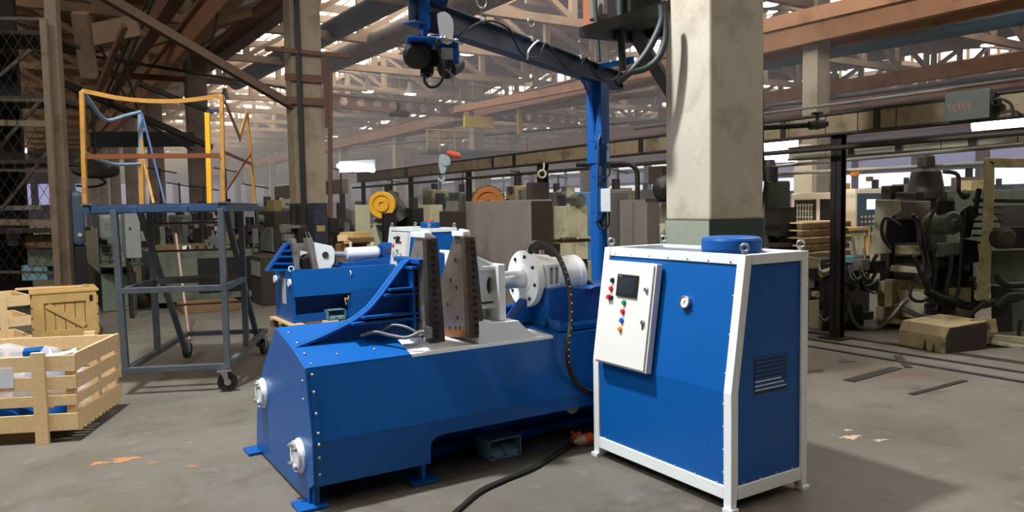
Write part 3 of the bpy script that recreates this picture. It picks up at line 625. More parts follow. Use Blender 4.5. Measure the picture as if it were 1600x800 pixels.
# ================================================================ POWER UNIT CABINET
def power_unit(origin, label, W=.607, D=1.125, H=1.325, K=.62, lean=.105, rot=YW, name='power_unit_cabinet', detail=True):
    t = thing(name, label, 'cabinet', origin, rot)
    p = .052
    side = [(0, .055), (0, K), (lean, H), (W, H), (W, .055)]
    # frame bars
    g = G()
    for y0 in (0, D-p):
        g.prism([(0, 0.02), (0, K), (lean, H), (lean+p, H), (p, K), (p, .125), (p*.75, .02)], 'v', y0, y0+p)
        g.prism([(W-p*.75, .02), (W-p, .125), (W-p, H), (W, H), (W, .02)], 'v', y0, y0+p)
        g.box(p, y0+.001, .06, W-p, y0+p-.001, .13); g.box(lean+p, y0+.001, H-p, W-p, y0+p-.001, H)
    g.box(.001, p, .06, p, D-p, .13); g.box(W-p, p, .06, W-.001, D-p, .13); g.box(lean+.001, p, H-p, lean+p, D-p, H-.001); g.box(W-p, p, H-p, W-.001, D-p, H-.001)
    fr = g.obj('frame', WHITE, t, .003)
    g = G()
    for x in (-.012, W-.045):
        for y in (-.01, D-.045): g = G(); g.box(x, y, 0, x+.058, y+.058, .02); g.obj('foot', WHITE, t)
    # sheet panels, set back in the frame
    e = .012
    g = G(); g.prism([(e, .12), (e, K), (lean+e, H-.04), (lean+e+.01, H-.04), (e+.01, K), (e+.01, .12)], 'v', p*.8, D-p*.8); fp = g.obj('front_panel', BLUE2, t)
    g = G(); g.prism([(.03, .12), (.03, K), (lean+.03, H-.03), (W-.03, H-.03), (W-.03, .12)], 'v', e, e+.01); sp_ = g.obj('side_panel', BLUE2, t)
    o = dup_part(sp_, t, (0, D-2*e-.01, 0))
    g = G(); g.box(W-e-.01, .03, .12, W-e, D-.03, H-.03); g.obj('back_panel', BLUE2, t)
    g = G(); g.box(lean+.03, .03, H-.03, W-.03, D-.03, H-.018); g.obj('top_panel', mat('grey_blue_top', '#5A6C80', .45), t)
    sl = atan2(lean, H-K); ct, st = cos(sl), sin(sl)
    def pn(n, v, s): return (n*-ct+s*st, v, K+n*st+s*ct)   # outward, along, up the lean
    def pbox(g, n0, v0, s0, n1, v1, s1):
        vs = [pn(n, v, s) for s in (s0, s1) for v in (v0, v1) for n in (n0, n1)]
        return g.add(vs, [(0, 1, 3, 2), (4, 6, 7, 5), (0, 4, 5, 1), (2, 3, 7, 6), (0, 2, 6, 4), (1, 5, 7, 3)])
    # screws
    g = G()
    for k in range(7): g.ball((.008, .1+k*(D-.2)/6, .135), .006, 6); q = pn(-.006, .1+k*(D-.2)/6, .675); g.ball(q, .006, 6)
    for k in range(4): g.ball((.008, .06, .2+k*.12), .006, 6); g.ball((W-p-.004, .008, .25+k*.3), .006, 6); g.ball((.1+k*.13, .008, .14), .006, 6)
    for s in (.1, .3, .5): g.ball(pn(-.006, .058, s), .006, 6)
    g.obj('screw_set', ZINC, t, kind='stuff')
    # control box on the leaning front
    if detail: v0, v1, s0, s1, dp = .588, 1.050, .0, .632, .056
    else: v0, v1, s0, s1, dp = .50, 1.04, .12, .64, .07
    g = G(); pbox(g, .0, v0, s0, dp-.012, v1, s1); cb_ = g.obj('control_box', CREAMW, t, .004)
    g = G(); pbox(g, dp-.010, v0+.012, s0+.012, dp, v1-.012, s1-.012); g.obj('door', CREAMW, cb_, .002)
    w, h = v1-v0, s1-s0
    def at(fx, fy, n=dp): return pn(n, v1-fx*w, s1-fy*h)   # fx from left as seen from the front, fy from top
    def knob(name, fx, fy, m, r=.0125, l=.014):
        g = G(); c, d = Vector(at(fx, fy)), Vector(at(fx, fy, dp+.03))-Vector(at(fx, fy)); g.lathe(c, d, [(0, r*1.3), (.005, r*1.3), (.005, r), (l, r), (l, .001)], 16); return g.obj(name, m, cb_)
    if detail:
        g = G(); pbox(g, dp, v1-.73*w, s1-.335*h, dp+.012, v1-.335*w, s1-.125*h); sc_ = g.obj('display_bezel', BLACK, cb_, .004)
        g = G(); pbox(g, dp+.012, v1-.685*w, s1-.305*h, dp+.013, v1-.37*w, s1-.155*h); g.obj('display_screen', SCREEN, cb_)
        knob('push_button', .225, .195, BLACK); knob('push_button', .215, .275, RED); q = knob('selector_switch', .2, .36, RED, .014, .02); knob('push_button', .245, .36, BLACK, .010, .02)
        knob('push_button', .50, .39, GREEN); knob('push_button', .495, .475, RED); knob('push_button', .49, .56, BTBLUE); knob('push_button', .48, .645, BTORG)
        for fy in (.245, .545): 
            k = knob('door_lock', .89, fy, ZINC, .011, .016)
        g = G(); c = Vector(at(.885, .57)); g.add([c+Vector((-.004, a, b)) for a, b in ((-.005, .02), (.005, .02), (.005, -.025), (-.005, -.025))]+[c+Vector((-.007, a, b)) for a, b in ((-.005, .02), (.005, .02), (.005, -.025), (-.005, -.025))], [(0, 1, 2, 3), (7, 6, 5, 4), (0, 4, 5, 1), (2, 6, 7, 3)]); g.obj('key', ZINC, cb_)
        g = G(); pbox(g, dp+.013, v1-.42*w, s1-.148*h, dp+.0135, v1-.375*w, s1-.14*h); g.obj('screen_mark', mat('pale_print', '#AEB4BA', .5), cb_)
        # gauge
        g = G(); c = Vector(pn(-.012, .385, .435)); d = Vector((-ct, 0, st)); g.lathe(c, d, [(0, .036), (.02, .036), (.022, .031), (.018, .028)], 28); ga = g.obj('pressure_gauge', ZINC, t)
        g = G(); g.lathe(c+d*.015, d, [(0, .029), (.002, .029), (.002, .001)], 24); g.obj('dial', GLASSY, ga)
        g = G(); g.bar(c+d*.019+Vector((0, .008, -.012)), c+d*.019+Vector((0, -.008, .013)), .002, .002); g.obj('needle', BLACK, ga)
        # louvre on the side panel
        x0, x1, z0, z1 = .19, .44, .60, .775
        g = G(); g.box(x0-.005, .010, z0-.01, x1+.005, .0125, z1+.01); lv = g.obj('vent_opening', BLACK, t)
        for k in range(8):
            z = z0+.004+k*.0225; g = G(); g.prism([(.0095, z+.0215), (.0085, z+.011), (.011, z+.010), (.0118, z+.0215)], 'u', x0, x1); g.obj('vent_slat', BLUE2, lv)
            if k < 3: g = G(); g.box(x0, .0096, z+.003, x1-.02*k, .0099, z+.009); g.obj('slot_light_strip', WHITE, lv)  # white strips paint the light seen through the lower slots
    else:
        g = G(); pbox(g, dp, v1-.62*w, s1-.30*h, dp+.01, v1-.38*w, s1-.12*h); g.obj('display_screen', SCREEN, cb_)
        knob('push_button', .28, .17, BLACK, .016); knob('push_button', .26, .38, RED, .022); knob('push_button', .48, .5, YELB, .014); knob('push_button', .56, .5, GREEN, .014); knob('push_button', .7, .28, RED, .016)
        pass
        for fx, s in ((.32, 'F'), (.46, '+'), (.66, 'C E')): text('panel_marking', s, .11 if s != '+' else .07, BLACK, cb_, at(fx, .63, dp+.002), (pi/2-sl, 0, -pi/2))
        g = G(); c = Vector(pn(-.012, .16, .45)); d = Vector((-ct, 0, st)); g.lathe(c, d, [(0, .03), (.02, .03), (.02, .001)], 16); g.obj('pressure_gauge', GLASSY, t)
    # cap over the motor, eye bolts
    cx, cy = (.355, .315) if detail else (.33, .42)
    g = G(); R = .165 if detail else .13; hh = .095; zb = H-.018
    if detail: zb = H-.018; 
    g.lathe((cx, cy, zb), (0, 0, 1), [(0, R*.96), (.03, R), (hh-.018, R), (hh-.006, R*.97), (hh, R*.88), (hh+.004, R*.7), (hh+.004, .001)], 40)
    mc = g.obj('motor_cowl', BLUE, t)
    if not detail:
        g = G(); g.cyl((cx, cy, zb+hh), (cx, cy, zb+hh+.03), .05, n=16); g.obj('filler_cap', ORANGE, mc)
    g = G()
    for x, y in ((lean+.026, .03), (lean+.026, D-.03), (W-.026, .03), (W-.026, D-.03)):
        g = G(); g.cyl((x, y, H), (x, y, H+.018), .014, n=12); g.ring((x, y, H+.036), (.75, .6, 0), .019, .0065, 18, 8); g.obj('eye_bolt', ZINC, t)
    return t
hp = power_unit(LW(1.76, -1.332, 0), 'white framed blue power unit cabinet with control box, front right')
# ================================================================ FOOT PEDALS
def pedal(origin, label, rot=YW, s=1.0):
    t = thing('foot_pedal', label, 'pedal', origin, rot, None)
    w, d, h, k = .235*s, .17*s, .135*s, .006
    g = G(); g.box(0, 0, .012, k, d, h); g.box(w-k, 0, .012, w, d, h); g.box(0, 0, h-k, w, d, h); g.box(0, d-k, .012, w, d, h); g.box(0, 0, .012, w, d, .020); g.box(.01, .01, 0, w-.01, d-.01, .012)
    g.obj('guard_housing', PEDAL, t, .002)
    for x in (.018*s, .122*s):
        g = G(); g.prism([(.004, .03), (.004, .044*s), (.12*s, .080*s), (.12*s, .068*s)], 'u', x, x+.095*s); g.prism([(.0, .02), (.0, .036), (.012, .036), (.012, .02)], 'u', x+.015, x+.08*s); g.obj('pedal_plate', PEDAL, t, .002)
    return t
pedal(LW(1.135, .045, 0), 'grey-green double foot pedal on the floor under the front blue press', YW)
# ================================================================ MAINS CABLE AND RED PLUG
pts = [at_z(x, y, .013) for x, y in [(690, 822), (722, 792), (752, 768), (790, 750), (832, 733), (862, 715), (888, 699), (898, 692)]]
cb = thing('power_cable', 'thick black mains cable crossing the floor to the red plug', 'cable', pts[0], YW)
g = G(); g.tube([loc_in(cb, p) for p in pts], .0115, 8, 6); g.obj('cable_sheath', RUBBER, cb)
g = G(); q2 = [Vector((p.x, p.y+.03, .013)) for p in pts[:-1]]+[pts[-1]+Vector((.02, .02, 0))]
q2 = [p+Vector((.0, .004*(-1)**i, 0)) for i, p in enumerate(q2)]; g.tube([loc_in(cb, p) for p in q2], .0095, 8, 6); g.obj('second_cable_sheath', RUBBER, cb)
P = at_z(899, 690, .035); D_ = Vector((.93, .30, .12)).normalized()
pg = thing('mains_plug', 'red and white industrial mains plug beside the cabinet foot', 'plug', (P.x, P.y, 0), 0)
c = Vector((0, 0, .035))
g = G(); g.lathe(c-D_*.01, D_, [(0, .012), (.02, .017), (.035, .03), (.075, .034), (.08, .030)], 20); g.obj('plug_body', MPALE, pg)
g = G(); g.lathe(c+D_*.07, D_, [(0, .03), (.0, .036), (.05, .038), (.055, .030), (.055, .001)], 20); g.obj('plug_head', ORANGE, pg)
g = G(); g.lathe(c+Vector((-.02, .07, .0)), Vector((.9, .1, .3)), [(0, .012), (.02, .026), (.07, .03), (.075, .001)], 16); g.cyl(c+Vector((.0, .09, 0)), c+Vector((-.01, .12, .035)), .012, n=10); g.obj('socket_coupler', ORANGE, pg)
g = G(); g.tube([c+Vector(p) for p in [(-.03, .07, -.01), (.02, .0, -.024), (.1, .02, -.026), (.18, .06, -.026)]], .006, 8, 5); g.obj('grey_lead', mat('grey_hose', '#6E7276'), pg)
# ================================================================ JIB CRANE
ZB = 2.90                                            # top of the boom
B0 = at_z(962, 113, ZB); B1 = at_z(665, 3, ZB); bd = (B1-B0).normalized(); BL = (B1-B0).length
PB = at_z(928, 103, ZB)                              # pole axis under the boom
s0 = (PB-B0).dot(bd); PB = B0+bd*s0
jrot = math.degrees(atan2(bd.y, bd.x))
jc = thing('jib_crane', 'tall blue jib crane post carrying a dark blue boom', 'crane', (PB.x, PB.y, 0), jrot)
g = G(); g.cyl((0, 0, .02), (0, 0, 2.62), .080, n=28); post = g.obj('post', BLUE, jc)
g = G(); g.box(-.2, -.2, 0, .2, .2, .02); g.obj('base_plate', BLUE, jc)
bh, bw, tf = .165, .11, .010
x0, x1 = -s0-.05, BL-s0+.18
g = G(); g.box(x0, -bw/2, ZB-tf, x1, bw/2, ZB); g.box(x0, -bw/2, ZB-bh, x1, bw/2, ZB-bh+tf); g.box(x0, -.004, ZB-bh, x1, .004, ZB); g.obj('boom', BLUED, jc, .002)
g = G(); g.box(x0-.006, -bw/2, ZB-bh, x0, bw/2, ZB); g.obj('boom_end_stop', BLUED, jc)
g = G(); pr_ = [(-.085, 1.95), (-.085, ZB-bh)]+[(x, z) for x, z in ((.40, ZB-bh), (.30, ZB-bh-.05), (.22, ZB-bh-.12), (.15, ZB-bh-.24), (.11, ZB-bh-.36), (.09, ZB-bh-.5), (.08, 2.05), (.08, 1.95))]
g.prism(pr_, 'v', -.012, .012); g.box(-.10, -.075, 1.98, .09, .075, ZB-bh); g.obj('gusset', BLUE, jc, .004)
# cross arm for the supply cable
a, b = loc_in(jc, at_y(931, 105, PB.y-.05)), loc_in(jc, at_y(984, 95, PB.y+.15))
g = G(); g.bar(a, b, .05, .05); g.bar(b-(b-a).normalized()*.04, b+(b-a).normalized()*.03, .07, .07); g.obj('cable_arm', BLUE2, jc, .003)
# boxes and conduits on the post
sd_ = (CR-bd*CR.dot(bd)); sx = loc_in(jc, Vector((PB.x, PB.y, 0))+Vector((1, 0, 0)))   # picture-right of the post in its frame
R_ = Vector((sx.x, sx.y, 0)).normalized(); F_ = Vector((loc_in(jc, Vector((PB.x, PB.y-1, 0))).x, loc_in(jc, Vector((PB.x, PB.y-1, 0))).y, 0)).normalized()
def jp(x, y): return loc_in(jc, at_y(x, y, PB.y-.06))
ang_ = math.degrees(atan2(R_.y, R_.x))
def jbox(name, x0, y0, x1, y1, th, m, off=0., bev=.006):
    a, b = jp(x0, y0), jp(x1, y1); c = (a+b)/2+F_*off; w = (Vector((b.x-a.x, b.y-a.y))).length
    g = G(); g.cb(c, (w, th, abs(a.z-b.z)), ang_); return g.obj(name, m, jc, bev)
jbox('switch_box', 938, 295, 953, 331, .09, WHITE, .02)
jbox('limit_switch', 947, 225, 953, 254, .05, mat('grey_blue_casing', '#5C6C84', .5), .0)
jbox('mounting_plate', 934, 227, 948, 290, .01, BLUED, .02, .001)
for y in (222, 277, 333):
    g = G(); a, b = jp(922, y), jp(943, y); g.bar(a+F_*.05, b+F_*.05, .012, .014); g.obj('bracket', BLUE, jc)
g = G(); g.tube([jp(942, 205)+F_*.02, jp(936, 215)+F_*.06, jp(933, 232)+F_*.07, jp(932, 300)+F_*.07, jp(932, 345)+F_*.07], .012, 8, 4); g.obj('conduit', BLUED, jc)
for i, pp in enumerate([[(942, 331), (942, 348), (947, 356), (951, 348), (951, 331)], [(946, 331), (944, 345), (940, 352), (936, 345)], [(951, 254), (951, 272), (944, 277), (940, 268)], [(932, 342), (934, 354), (942, 357), (945, 345)]]):
    g = G(); g.tube([jp(*p)+F_*(.03+.01*i) for p in pp], .009, 8, 5); g.obj('wire_loop', RUBBER, jc)
# festoon cable with rings on cleats along the boom
def onboom(x, z, side=-1): return Vector((x, side*(bw/2+.015), z))
def boom_x(px): # position along the boom of a picture column
    P = at_z(px, 60, ZB-.02); n = None
    best = min(((abs((lambda q: 800+FPX*(q-Vector((0, 0, HC))).dot(CR)/(q-Vector((0, 0, HC))).dot(CF))(Vector((PB.x+bd.x*t, PB.y+bd.y*t, ZB)))-px), t) for t in [k*.01+x0 for k in range(int((x1-x0)/.01))])); return best[1]
side = 1 if loc_in(jc, Vector((0, 0, 0))).y > 0 else -1
xs = [boom_x(q) for q in (742, 818, 897)]
def bz(px, py): # height of the near web plane of the boom at a pixel
    d = ray(px, py); n = Vector((-bd.y, bd.x, 0)); P0 = PB; t = n.dot(P0)/n.dot(d); return loc_in(jc, Vector((0, 0, HC))+d*t)
for i, (q, yy) in enumerate([(742, 33), (820, 62), (898, 92)]):
    p = bz(q, yy); x = p.x
    g = G(); g.box(x-.012, side*-.01, ZB-.03, x+.012, side*(bw/2+.02), ZB+.012); g.tube([(x, side*bw/2, ZB), (x+.01, side*(bw/2+.01), ZB+.09)], .006, 6); g.ring((x+.012, side*(bw/2+.01), ZB+.115+.0), (.3, 1, 0), .045-.012*i, .0055, 18, 6); g.obj('cable_ring_clip', ZINC, jc)
cp = [(700, 62), (712, 50), (735, 37), (757, 36), (775, 44), (783, 52), (790, 68), (800, 85), (812, 92), (826, 90), (832, 80), (838, 70), (850, 82), (864, 100), (880, 112), (893, 105), (903, 92), (912, 112), (925, 124), (945, 126), (958, 112), (962, 100)]
cp = [bz(*p) for p in cp]
for p in cp: p.y = side*(bw/2+.03)
g = G(); g.tube(cp, .0085, 8, 4); g.obj('festoon_cable', RUBBER, jc)
g = G(); g.tube([bz(806, 95)+Vector((0, side*.1, 0)), bz(808, 82)+Vector((0, side*.1, 0)), bz(818, 70)+Vector((0, side*.1, 0)), bz(824, 66)+Vector((0, side*.1, 0))], .008, 8, 5); g.obj('cable_sleeve', WHITE, jc)
# ---------------------------------------------------------------- hoist hanging from the boom
HP = Vector((PB.x, PB.y, 0))+bd*(BL-s0-.05); hY = HP.y-.02
ho = thing('chain_hoist', 'blue electric hoist with black motor hanging from the boom tip', 'hoist', (HP.x, HP.y, ZB-.6), 10)
def hq(x, y, dy=0.): return loc_in(ho, at_y(x, y, hY+dy))
def hbox(name, x0, y0, x1, y1, d0, d1, m, bev=.004):
    a = hq(x0, y0, (d0+d1)/2); b = hq(x1, y1, (d0+d1)/2); c = (a+b)/2
    g = G(); g.cb(c, (abs(b.x-a.x), d1-d0, abs(b.z-a.z)), 0); return g.obj(name, m, ho, bev)
hbox('hanger_plate', 653, -12, 673, 46, -.12, -.10, BLUE2)
hbox('hanger_side_plate', 660, 40, 668, 64, -.12, .1, BLUE)
hbox('top_bracket', 672, -12, 700, 4, -.12, .1, BLUE2)
g = G(); g.cyl(hq(679, 35, -.10), hq(679, 35, -.03), .066, n=28); g.obj('trolley_wheel', BLACK, ho)
g = G(); a = [(683, 22), (688, 19), (695, 18), (702, 22), (707, 30), (709, 40), (708, 56), (707, 66), (700, 70), (690, 66), (686, 50), (684, 36)]
v = [hq(*p, -.17) for p in a]+[hq(*p, -.155) for p in a]; n = len(a); g.add(v, [(i, (i+1) % n, (i+1) % n+n, i+n) for i in range(n)]+[tuple(range(n))[::-1], tuple(range(n, 2*n))]); g.obj('side_cheek', mat('polished_steel', '#DCDEE0', .25, .35, .05), ho)  # pale, less metallic colour stands in for a lamp reflection on the cheek
hbox('winch_frame', 668, 62, 712, 76, -.16, .12, BLUE)
hbox('guard_sheet', 634, 67, 678, 71, -.30, .05, BLUE)
hbox('guard_flap', 641, 55, 660, 67, -.05, -.03, BLUE)
g = G(); g.lathe(hq(662, 89, .0), loc_in(ho, at_y(648, 86, hY-.26))-hq(662, 89, 0), [(0, .06), (.02, .06), (.02, .074), (.17, .074), (.175, .082), (.23, .082), (.24, .055), (.24, .001)], 32); mo = g.obj('motor', BLACK, ho)
g = G()
for k in range(6): 
    a = hq(664+k*3.5, 78, -.1); b = hq(664+k*3.5, 104, -.1); g.bar(a, b, .005, .14)
g.obj('cooling_fin_set', DARK, ho)
hbox('gear_cover', 684, 72, 715, 104, -.14, .1, BLUE, .012)
hbox('rating_plate', 689, 75, 708, 93, -.146, -.14, mat('aluminium_label', '#A8ACB2', .4, .5), .001)
hbox('terminal_box', 657, 104, 677, 117, -.12, .0, BLACK)
hbox('cable_gland', 661, 116, 672, 121, -.1, -.04, BLACK)
g = G(); g.cyl(hq(698, 108, -.12), hq(712, 100, .05), .062, n=24); g.obj('rope_drum', BLACK, ho)
g = G(); g.tube([hq(*p, -.2) for p in [(663, 118), (664, 128), (672, 136), (683, 134), (691, 124), (694, 110), (692, 98), (686, 86), (683, 74), (684, 62)]], .009, 8, 5); g.obj('motor_cable', RUBBER, ho)
for a, b in [((671, 57), (690, 60)), ((696, 60), (713, 63))]:
    g = G(); g.cyl(hq(*a, -.17), hq(*b, -.17), .008, n=10); g.ball(hq(*a, -.17), .016, 8); g.ball(hq(*b, -.17), .014, 8); g.obj('axle_bolt', ZINC, ho)
for a, b in [((697, 108), (715, 124)), ((703, 106), (706, 127))]:
    g = G(); g.cyl(hq(*a, -.14), hq(*b, -.14), .005, n=8); g.obj('limit_rod', ZINC, ho)
# ================================================================ TROLLEY PLATFORM
F0 = at_z(197, 579, .22); TR = 8.6
tr = thing('platform_trolley', 'grey steel wheeled trolley platform with bent yellow railings', 'trolley', (F0.x, F0.y, 0), TR)
A_, B_ = .85, 1.93; p = .052
def leg(x0, y0, x1, y1, z0=.2, z1=1.62, m=GREYP, name='leg', w=p): g = G(); g.bar((x0, y0, z0), (x1, y1, z1), w, w, (0, 1, 0)); return g.obj(name, m, tr, .003)
leg(0, 0, -.03, 0); leg(A_, 0, A_, 0); leg(0.01, .85, 0, .85); leg(A_, .85, A_, .85)
leg(.11, 1.46, -.11, .90, .1); leg(A_-.02, 1.65, A_-.16, .90, .1)
def rail(name, p0, p1, m=GREYP, w=.055, h=.05): g = G(); g.bar(p0, p1, w, h); return g.obj(name, m, tr, .003)
rail('base_rail', (-.03, 0, .22), (A_, 0, .22)); rail('base_rail', (0, 0, .22), (0, B_, .22)); rail('base_rail', (A_, 0, .22), (A_, B_, .22)); rail('base_rail', (0, B_, .22), (A_, B_, .22))
rail('middle_rail', (0, 0, .92), (A_, 0, .92)); rail('middle_rail', (0, .0, .92), (0, .85, .92)); rail('middle_rail', (A_, 0, .92), (A_, .85, .92)); rail('middle_rail', (0, .85, .92), (A_, .85, .92))
for z, k in ((1.48, 0), (1.2, 1), (.92, 2), (.62, 3)):
    f = (1.6-z)/1.5; g = G(); g.cyl((-.1+f*.2, .95+f*.6, z), (A_-.16+f*.14, .95+f*.8, z), .012, n=8); g.obj('ladder_rung', mat('worn_pink_brown', '#7C6254', .6, .2), tr)
# platform deck and its channel edge
x0_, x1_, yb_ = -.275, .90, 1.53
g = G(); g.box(x0_, 0, 1.655, x1_, yb_, 1.668); g.obj('deck_sheet', BLUED, tr)
for y in (0, yb_-.05): rail('deck_channel', (x0_, y+.025, 1.625), (x1_, y+.025, 1.625), BLUED, .05, .055)
for x in (x0_+.025, .13, .55, x1_-.025): rail('deck_cross_channel', (x, -.012, 1.62), (x, yb_, 1.62), BLUED, .055, .06)
def tq(x, y, yy):
    P = Vector(F0)+Vector((-sin(radians(TR)), cos(radians(TR)), 0))*yy; return loc_in(tr, on_plane(x, y, P, TR))
def rod(name, pts, r, m, sm=4): g = G(); g.tube([Vector(q) for q in pts], r, 8, sm) if sm else g.tube(pts, r, 8); return g.obj(name, m, tr)
def post_(xa, ya, xb, yb, yy, w=.036, m=YEL): 
    a, b = tq(xa, ya, yy), tq(xb, yb, yy); a.z = 1.668; g = G(); g.bar(a, b, w, w, (0, 1, 0)); return g.obj('railing_post', m, tr, .003)
post_(133, 318, 128, 143, 0); post_(349, 316, 346, 148, 0)
post_(222, 318, 219, 176, 1.58, .04, LBLUE); post_(222, 318, 221, 250, 1.48, .044, YEL); post_(328, 318, 324, 176, 1.58, .05, YELB)
q_ = lambda *a: [tq(*k) for k in a]
g = G(); pt = spline([Vector(v) for v in q_((129, 142, 0), (150, 146, 0), (190, 154, 0), (240, 158, 0), (290, 157, 0), (346, 149, 0))], 5)
for a, b in zip(pt[:-1], pt[1:]): g.bar(a, b, .012, .036)
g.obj('top_rail', YEL, tr)
g = G(); g.bar(tq(133, 245, 0), tq(346, 243, 0), .012, .042); g.bar(tq(133, 248, -.01), tq(346, 246, -.01), .03, .006); g.obj('middle_railing', mat('rusty_brown_rail', '#74421E', .6, .1), tr)
rod('side_top_rail', q_((130, 142, 0), (145, 165, .3), (160, 184, .7), (172, 188, 1.0), (195, 181, 1.3), (219, 175, 1.49)), .018, LBLUE)
rod('side_middle_rail', q_((132, 238, 0), (150, 248, .4), (175, 256, .9), (198, 257, 1.3), (222, 256, 1.49)), .016, LBLUE)
rod('loose_stay', q_((222, 178, 1.49), (238, 240, 1.4), (258, 318, 1.2)), .012, mat('dark_blue_rod', '#2A4870', .5), 0)
rod('loose_stay', q_((221, 215, 1.49), (224, 250, 1.5), (240, 318, 1.3)), .016, YEL, 0)
g = G(); g.bar(tq(324, 174, 1.49), tq(344, 173, .2), .02, .03); g.obj('corner_rail', BLUED, tr)
def strip(a, b, w=.05, m=YEL): g = G(); g.bar(a, b, .008, w); g.obj('bent_strip', m, tr)
X_ = x1_
def rq(x, y, xx=.88):
    P = Vector(F0)+Vector((cos(radians(TR)), sin(radians(TR)), 0))*xx; return loc_in(tr, on_plane(x, y, P, TR+90))
post2 = G(); a = rq(398, 316); a.z = 1.668; post2.bar(a, rq(392, 245), .03, .03, (1, 0, 0)); post2.bar(rq(392, 245), rq(386, 176), .028, .028, (1, 0, 0)); post2.obj('railing_post', YEL, tr)
strip(rq(350, 155), rq(376, 218), .05, mat('brown_bent_strip', '#6A4A2C', .6)); strip(rq(374, 218), rq(386, 176), .06)
strip(rq(351, 238), rq(392, 256), .03, mat('rusty_brown_rail', '#74421E')); strip(rq(352, 300), rq(392, 240), .03, mat('rusty_brown_rail', '#74421E'))
g = G()
for xx, yy in ((133, 318), (349, 316)): c = tq(xx, yy, 0); g.cb((c.x, c.y+.01, 1.672), (.09, .06, .012))
g.obj('post_foot_set', ZINC, tr)
def caster(x, y, swivel):
    g = G(); a = radians(swivel); d = Vector((cos(a), sin(a), 0)); n = Vector((-sin(a), cos(a), 0)); c = Vector((x, y, .086))+d*.025
    g.cyl(c-n*.019, c+n*.019, .086, n=28); w = g.obj('caster_wheel', RUBBER, tr)
    g = G(); g.cyl(c-n*.023, c+n*.023, .03, n=16); g.cb((x, y, .188), (.12, .10, .008), swivel)
    for s in (-1, 1):
        e = c+n*s*.028; g.add([e+n*s*k+q for k in (0, .003) for q in (Vector((0, 0, -.015))-d*.012, Vector((0, 0, -.015))+d*.012, Vector((0, 0, .10))-d*.06, Vector((0, 0, .10))-d*.0)], [(0, 1, 3, 2), (4, 6, 7, 5), (0, 4, 5, 1), (2, 3, 7, 6), (0, 2, 6, 4), (1, 5, 7, 3)])
    g.obj('caster_fork', ZINC, w)
caster(A_-.02, -.05, 10); caster(.06, B_-.28, 80); caster(A_+.02, B_-.28, 80)
# ================================================================ OPEN SLATTED CRATE
CO = Vector((-3.065, 5.185, 0)); CROT = 9.0
cr = thing('slatted_crate', 'open pale wooden slat crate of wrapped blue parts, front left', 'crate', CO, CROT)
CW, CD, CH, zb = 1.15, .885, .615, .085
th = .02
slats = [(.085, .205), (.262, .335), (.378, .470), (.508, .615)]   # heights of the boards
slats_s = [(.085, .215), (.265, .335), (.375, .470), (.505, .625)]
def board(name, x0, y0, z0, x1, y1, z1, m=WOOD, par=None): g = G(); g.box(x0, y0, z0, x1, y1, z1); return g.obj(name, m, par or cr, .002)
for i, (a, b) in enumerate(slats):
    board('board', -CW, 0, a, 0, th, b); board('board', -CW, CD-th, a, 0, CD, b)
for a, b in slats_s:
    board('board', -th, th, a, 0, CD-th, b); board('board', -CW, th, a, -CW+th, CD-th, b)
board('corner_post', -.27, -.03, 0, -.185, 0, .645); board('corner_post', -CW+.2, -.03, 0, -CW+.285, 0, .645)
board('corner_post', -.075, th, .09, -th, .075, .50); board('corner_post', -.075, CD-.075, .09, -th, CD-th, .56); board('corner_post', -CW+.02, CD-.075, .09, -CW+.075, CD-th, .56); board('corner_post', -.07, .45, .09, -.02, .52, .50)
board('corner_post', -.27, CD, 0, -.185, CD+.03, .645)
for k in range(12): board('floor_slat', -CW+th, th+.005+k*.071, .085, -.02, th+.06+k*.071, .1, WOODX)
for y in (.05, CD-.13): board('skid', -CW, y, 0, -.3, y+.08, .083, WOODD)
for k in range(12): board('floor_slat', -.012, .03+k*.071, .07, .002, .03+.045+k*.071, .088)
# label in a plastic pouch
g = G(); g.box(-.62, -.004, .44, -.262, -.001, .60) if False else g.box(-.62, -.0045, .405, -.395, -.0005, .545); g.obj('document_pouch', mat('milky_pouch', '#D4D8DE', .3, 0, .1, 6), cr)
# contents
def blob(name, label, c, r, m, seed, parent=None, cat='part', rough=.25, n=18):
    rr = random.Random(seed); g = G(); g.ball((0, 0, 0), 1, n, (1, 1, 1)); 
    ph = [rr.uniform(0, 6) for _ in range(9)]
    nv = []
    for x, y, z in g.v:
        k = 1+rough*(sin(5*x+ph[0])*sin(4*y+ph[1])+.6*sin(9*z+ph[2]+3*x)+.5*sin(11*y+ph[3]-4*z))
        nv.append((x*r[0]*k, y*r[1]*k, z*r[2]*k))
    g.v = nv; return g
def cl(x, y, z): return CO+Vector((x*cos(radians(CROT))-y*sin(radians(CROT)), x*sin(radians(CROT))+y*cos(radians(CROT)), z))
for nm, lb, c, r, m, sd, ro in [
    ('wrapped_bundle', 'clear film wrapped bundle heaped in the crate beside the front board, left', (-.72, .42, .38), (.30, .27, .29), PLASTW, 3, .16),
    ('wrapped_bundle', 'clear film wrapped bundle in the middle of the slatted crate', (-.34, .36, .32), (.2, .26, .26), PLASTW, 5, .12),
    ('wrapped_bundle', 'small low clear film bundle by the right boards of the crate', (-.16, .62, .23), (.12, .2, .17), PLASTW, 8, .1)]:
    g = blob(nm, lb, c, r, m, sd, rough=ro); t = thing(nm, lb, 'bundle', cl(*c)-Vector((0, 0, r[2]*.9)), CROT); o = g.obj('wrapping_film', m, t); o.location = (0, 0, r[2]*.9)
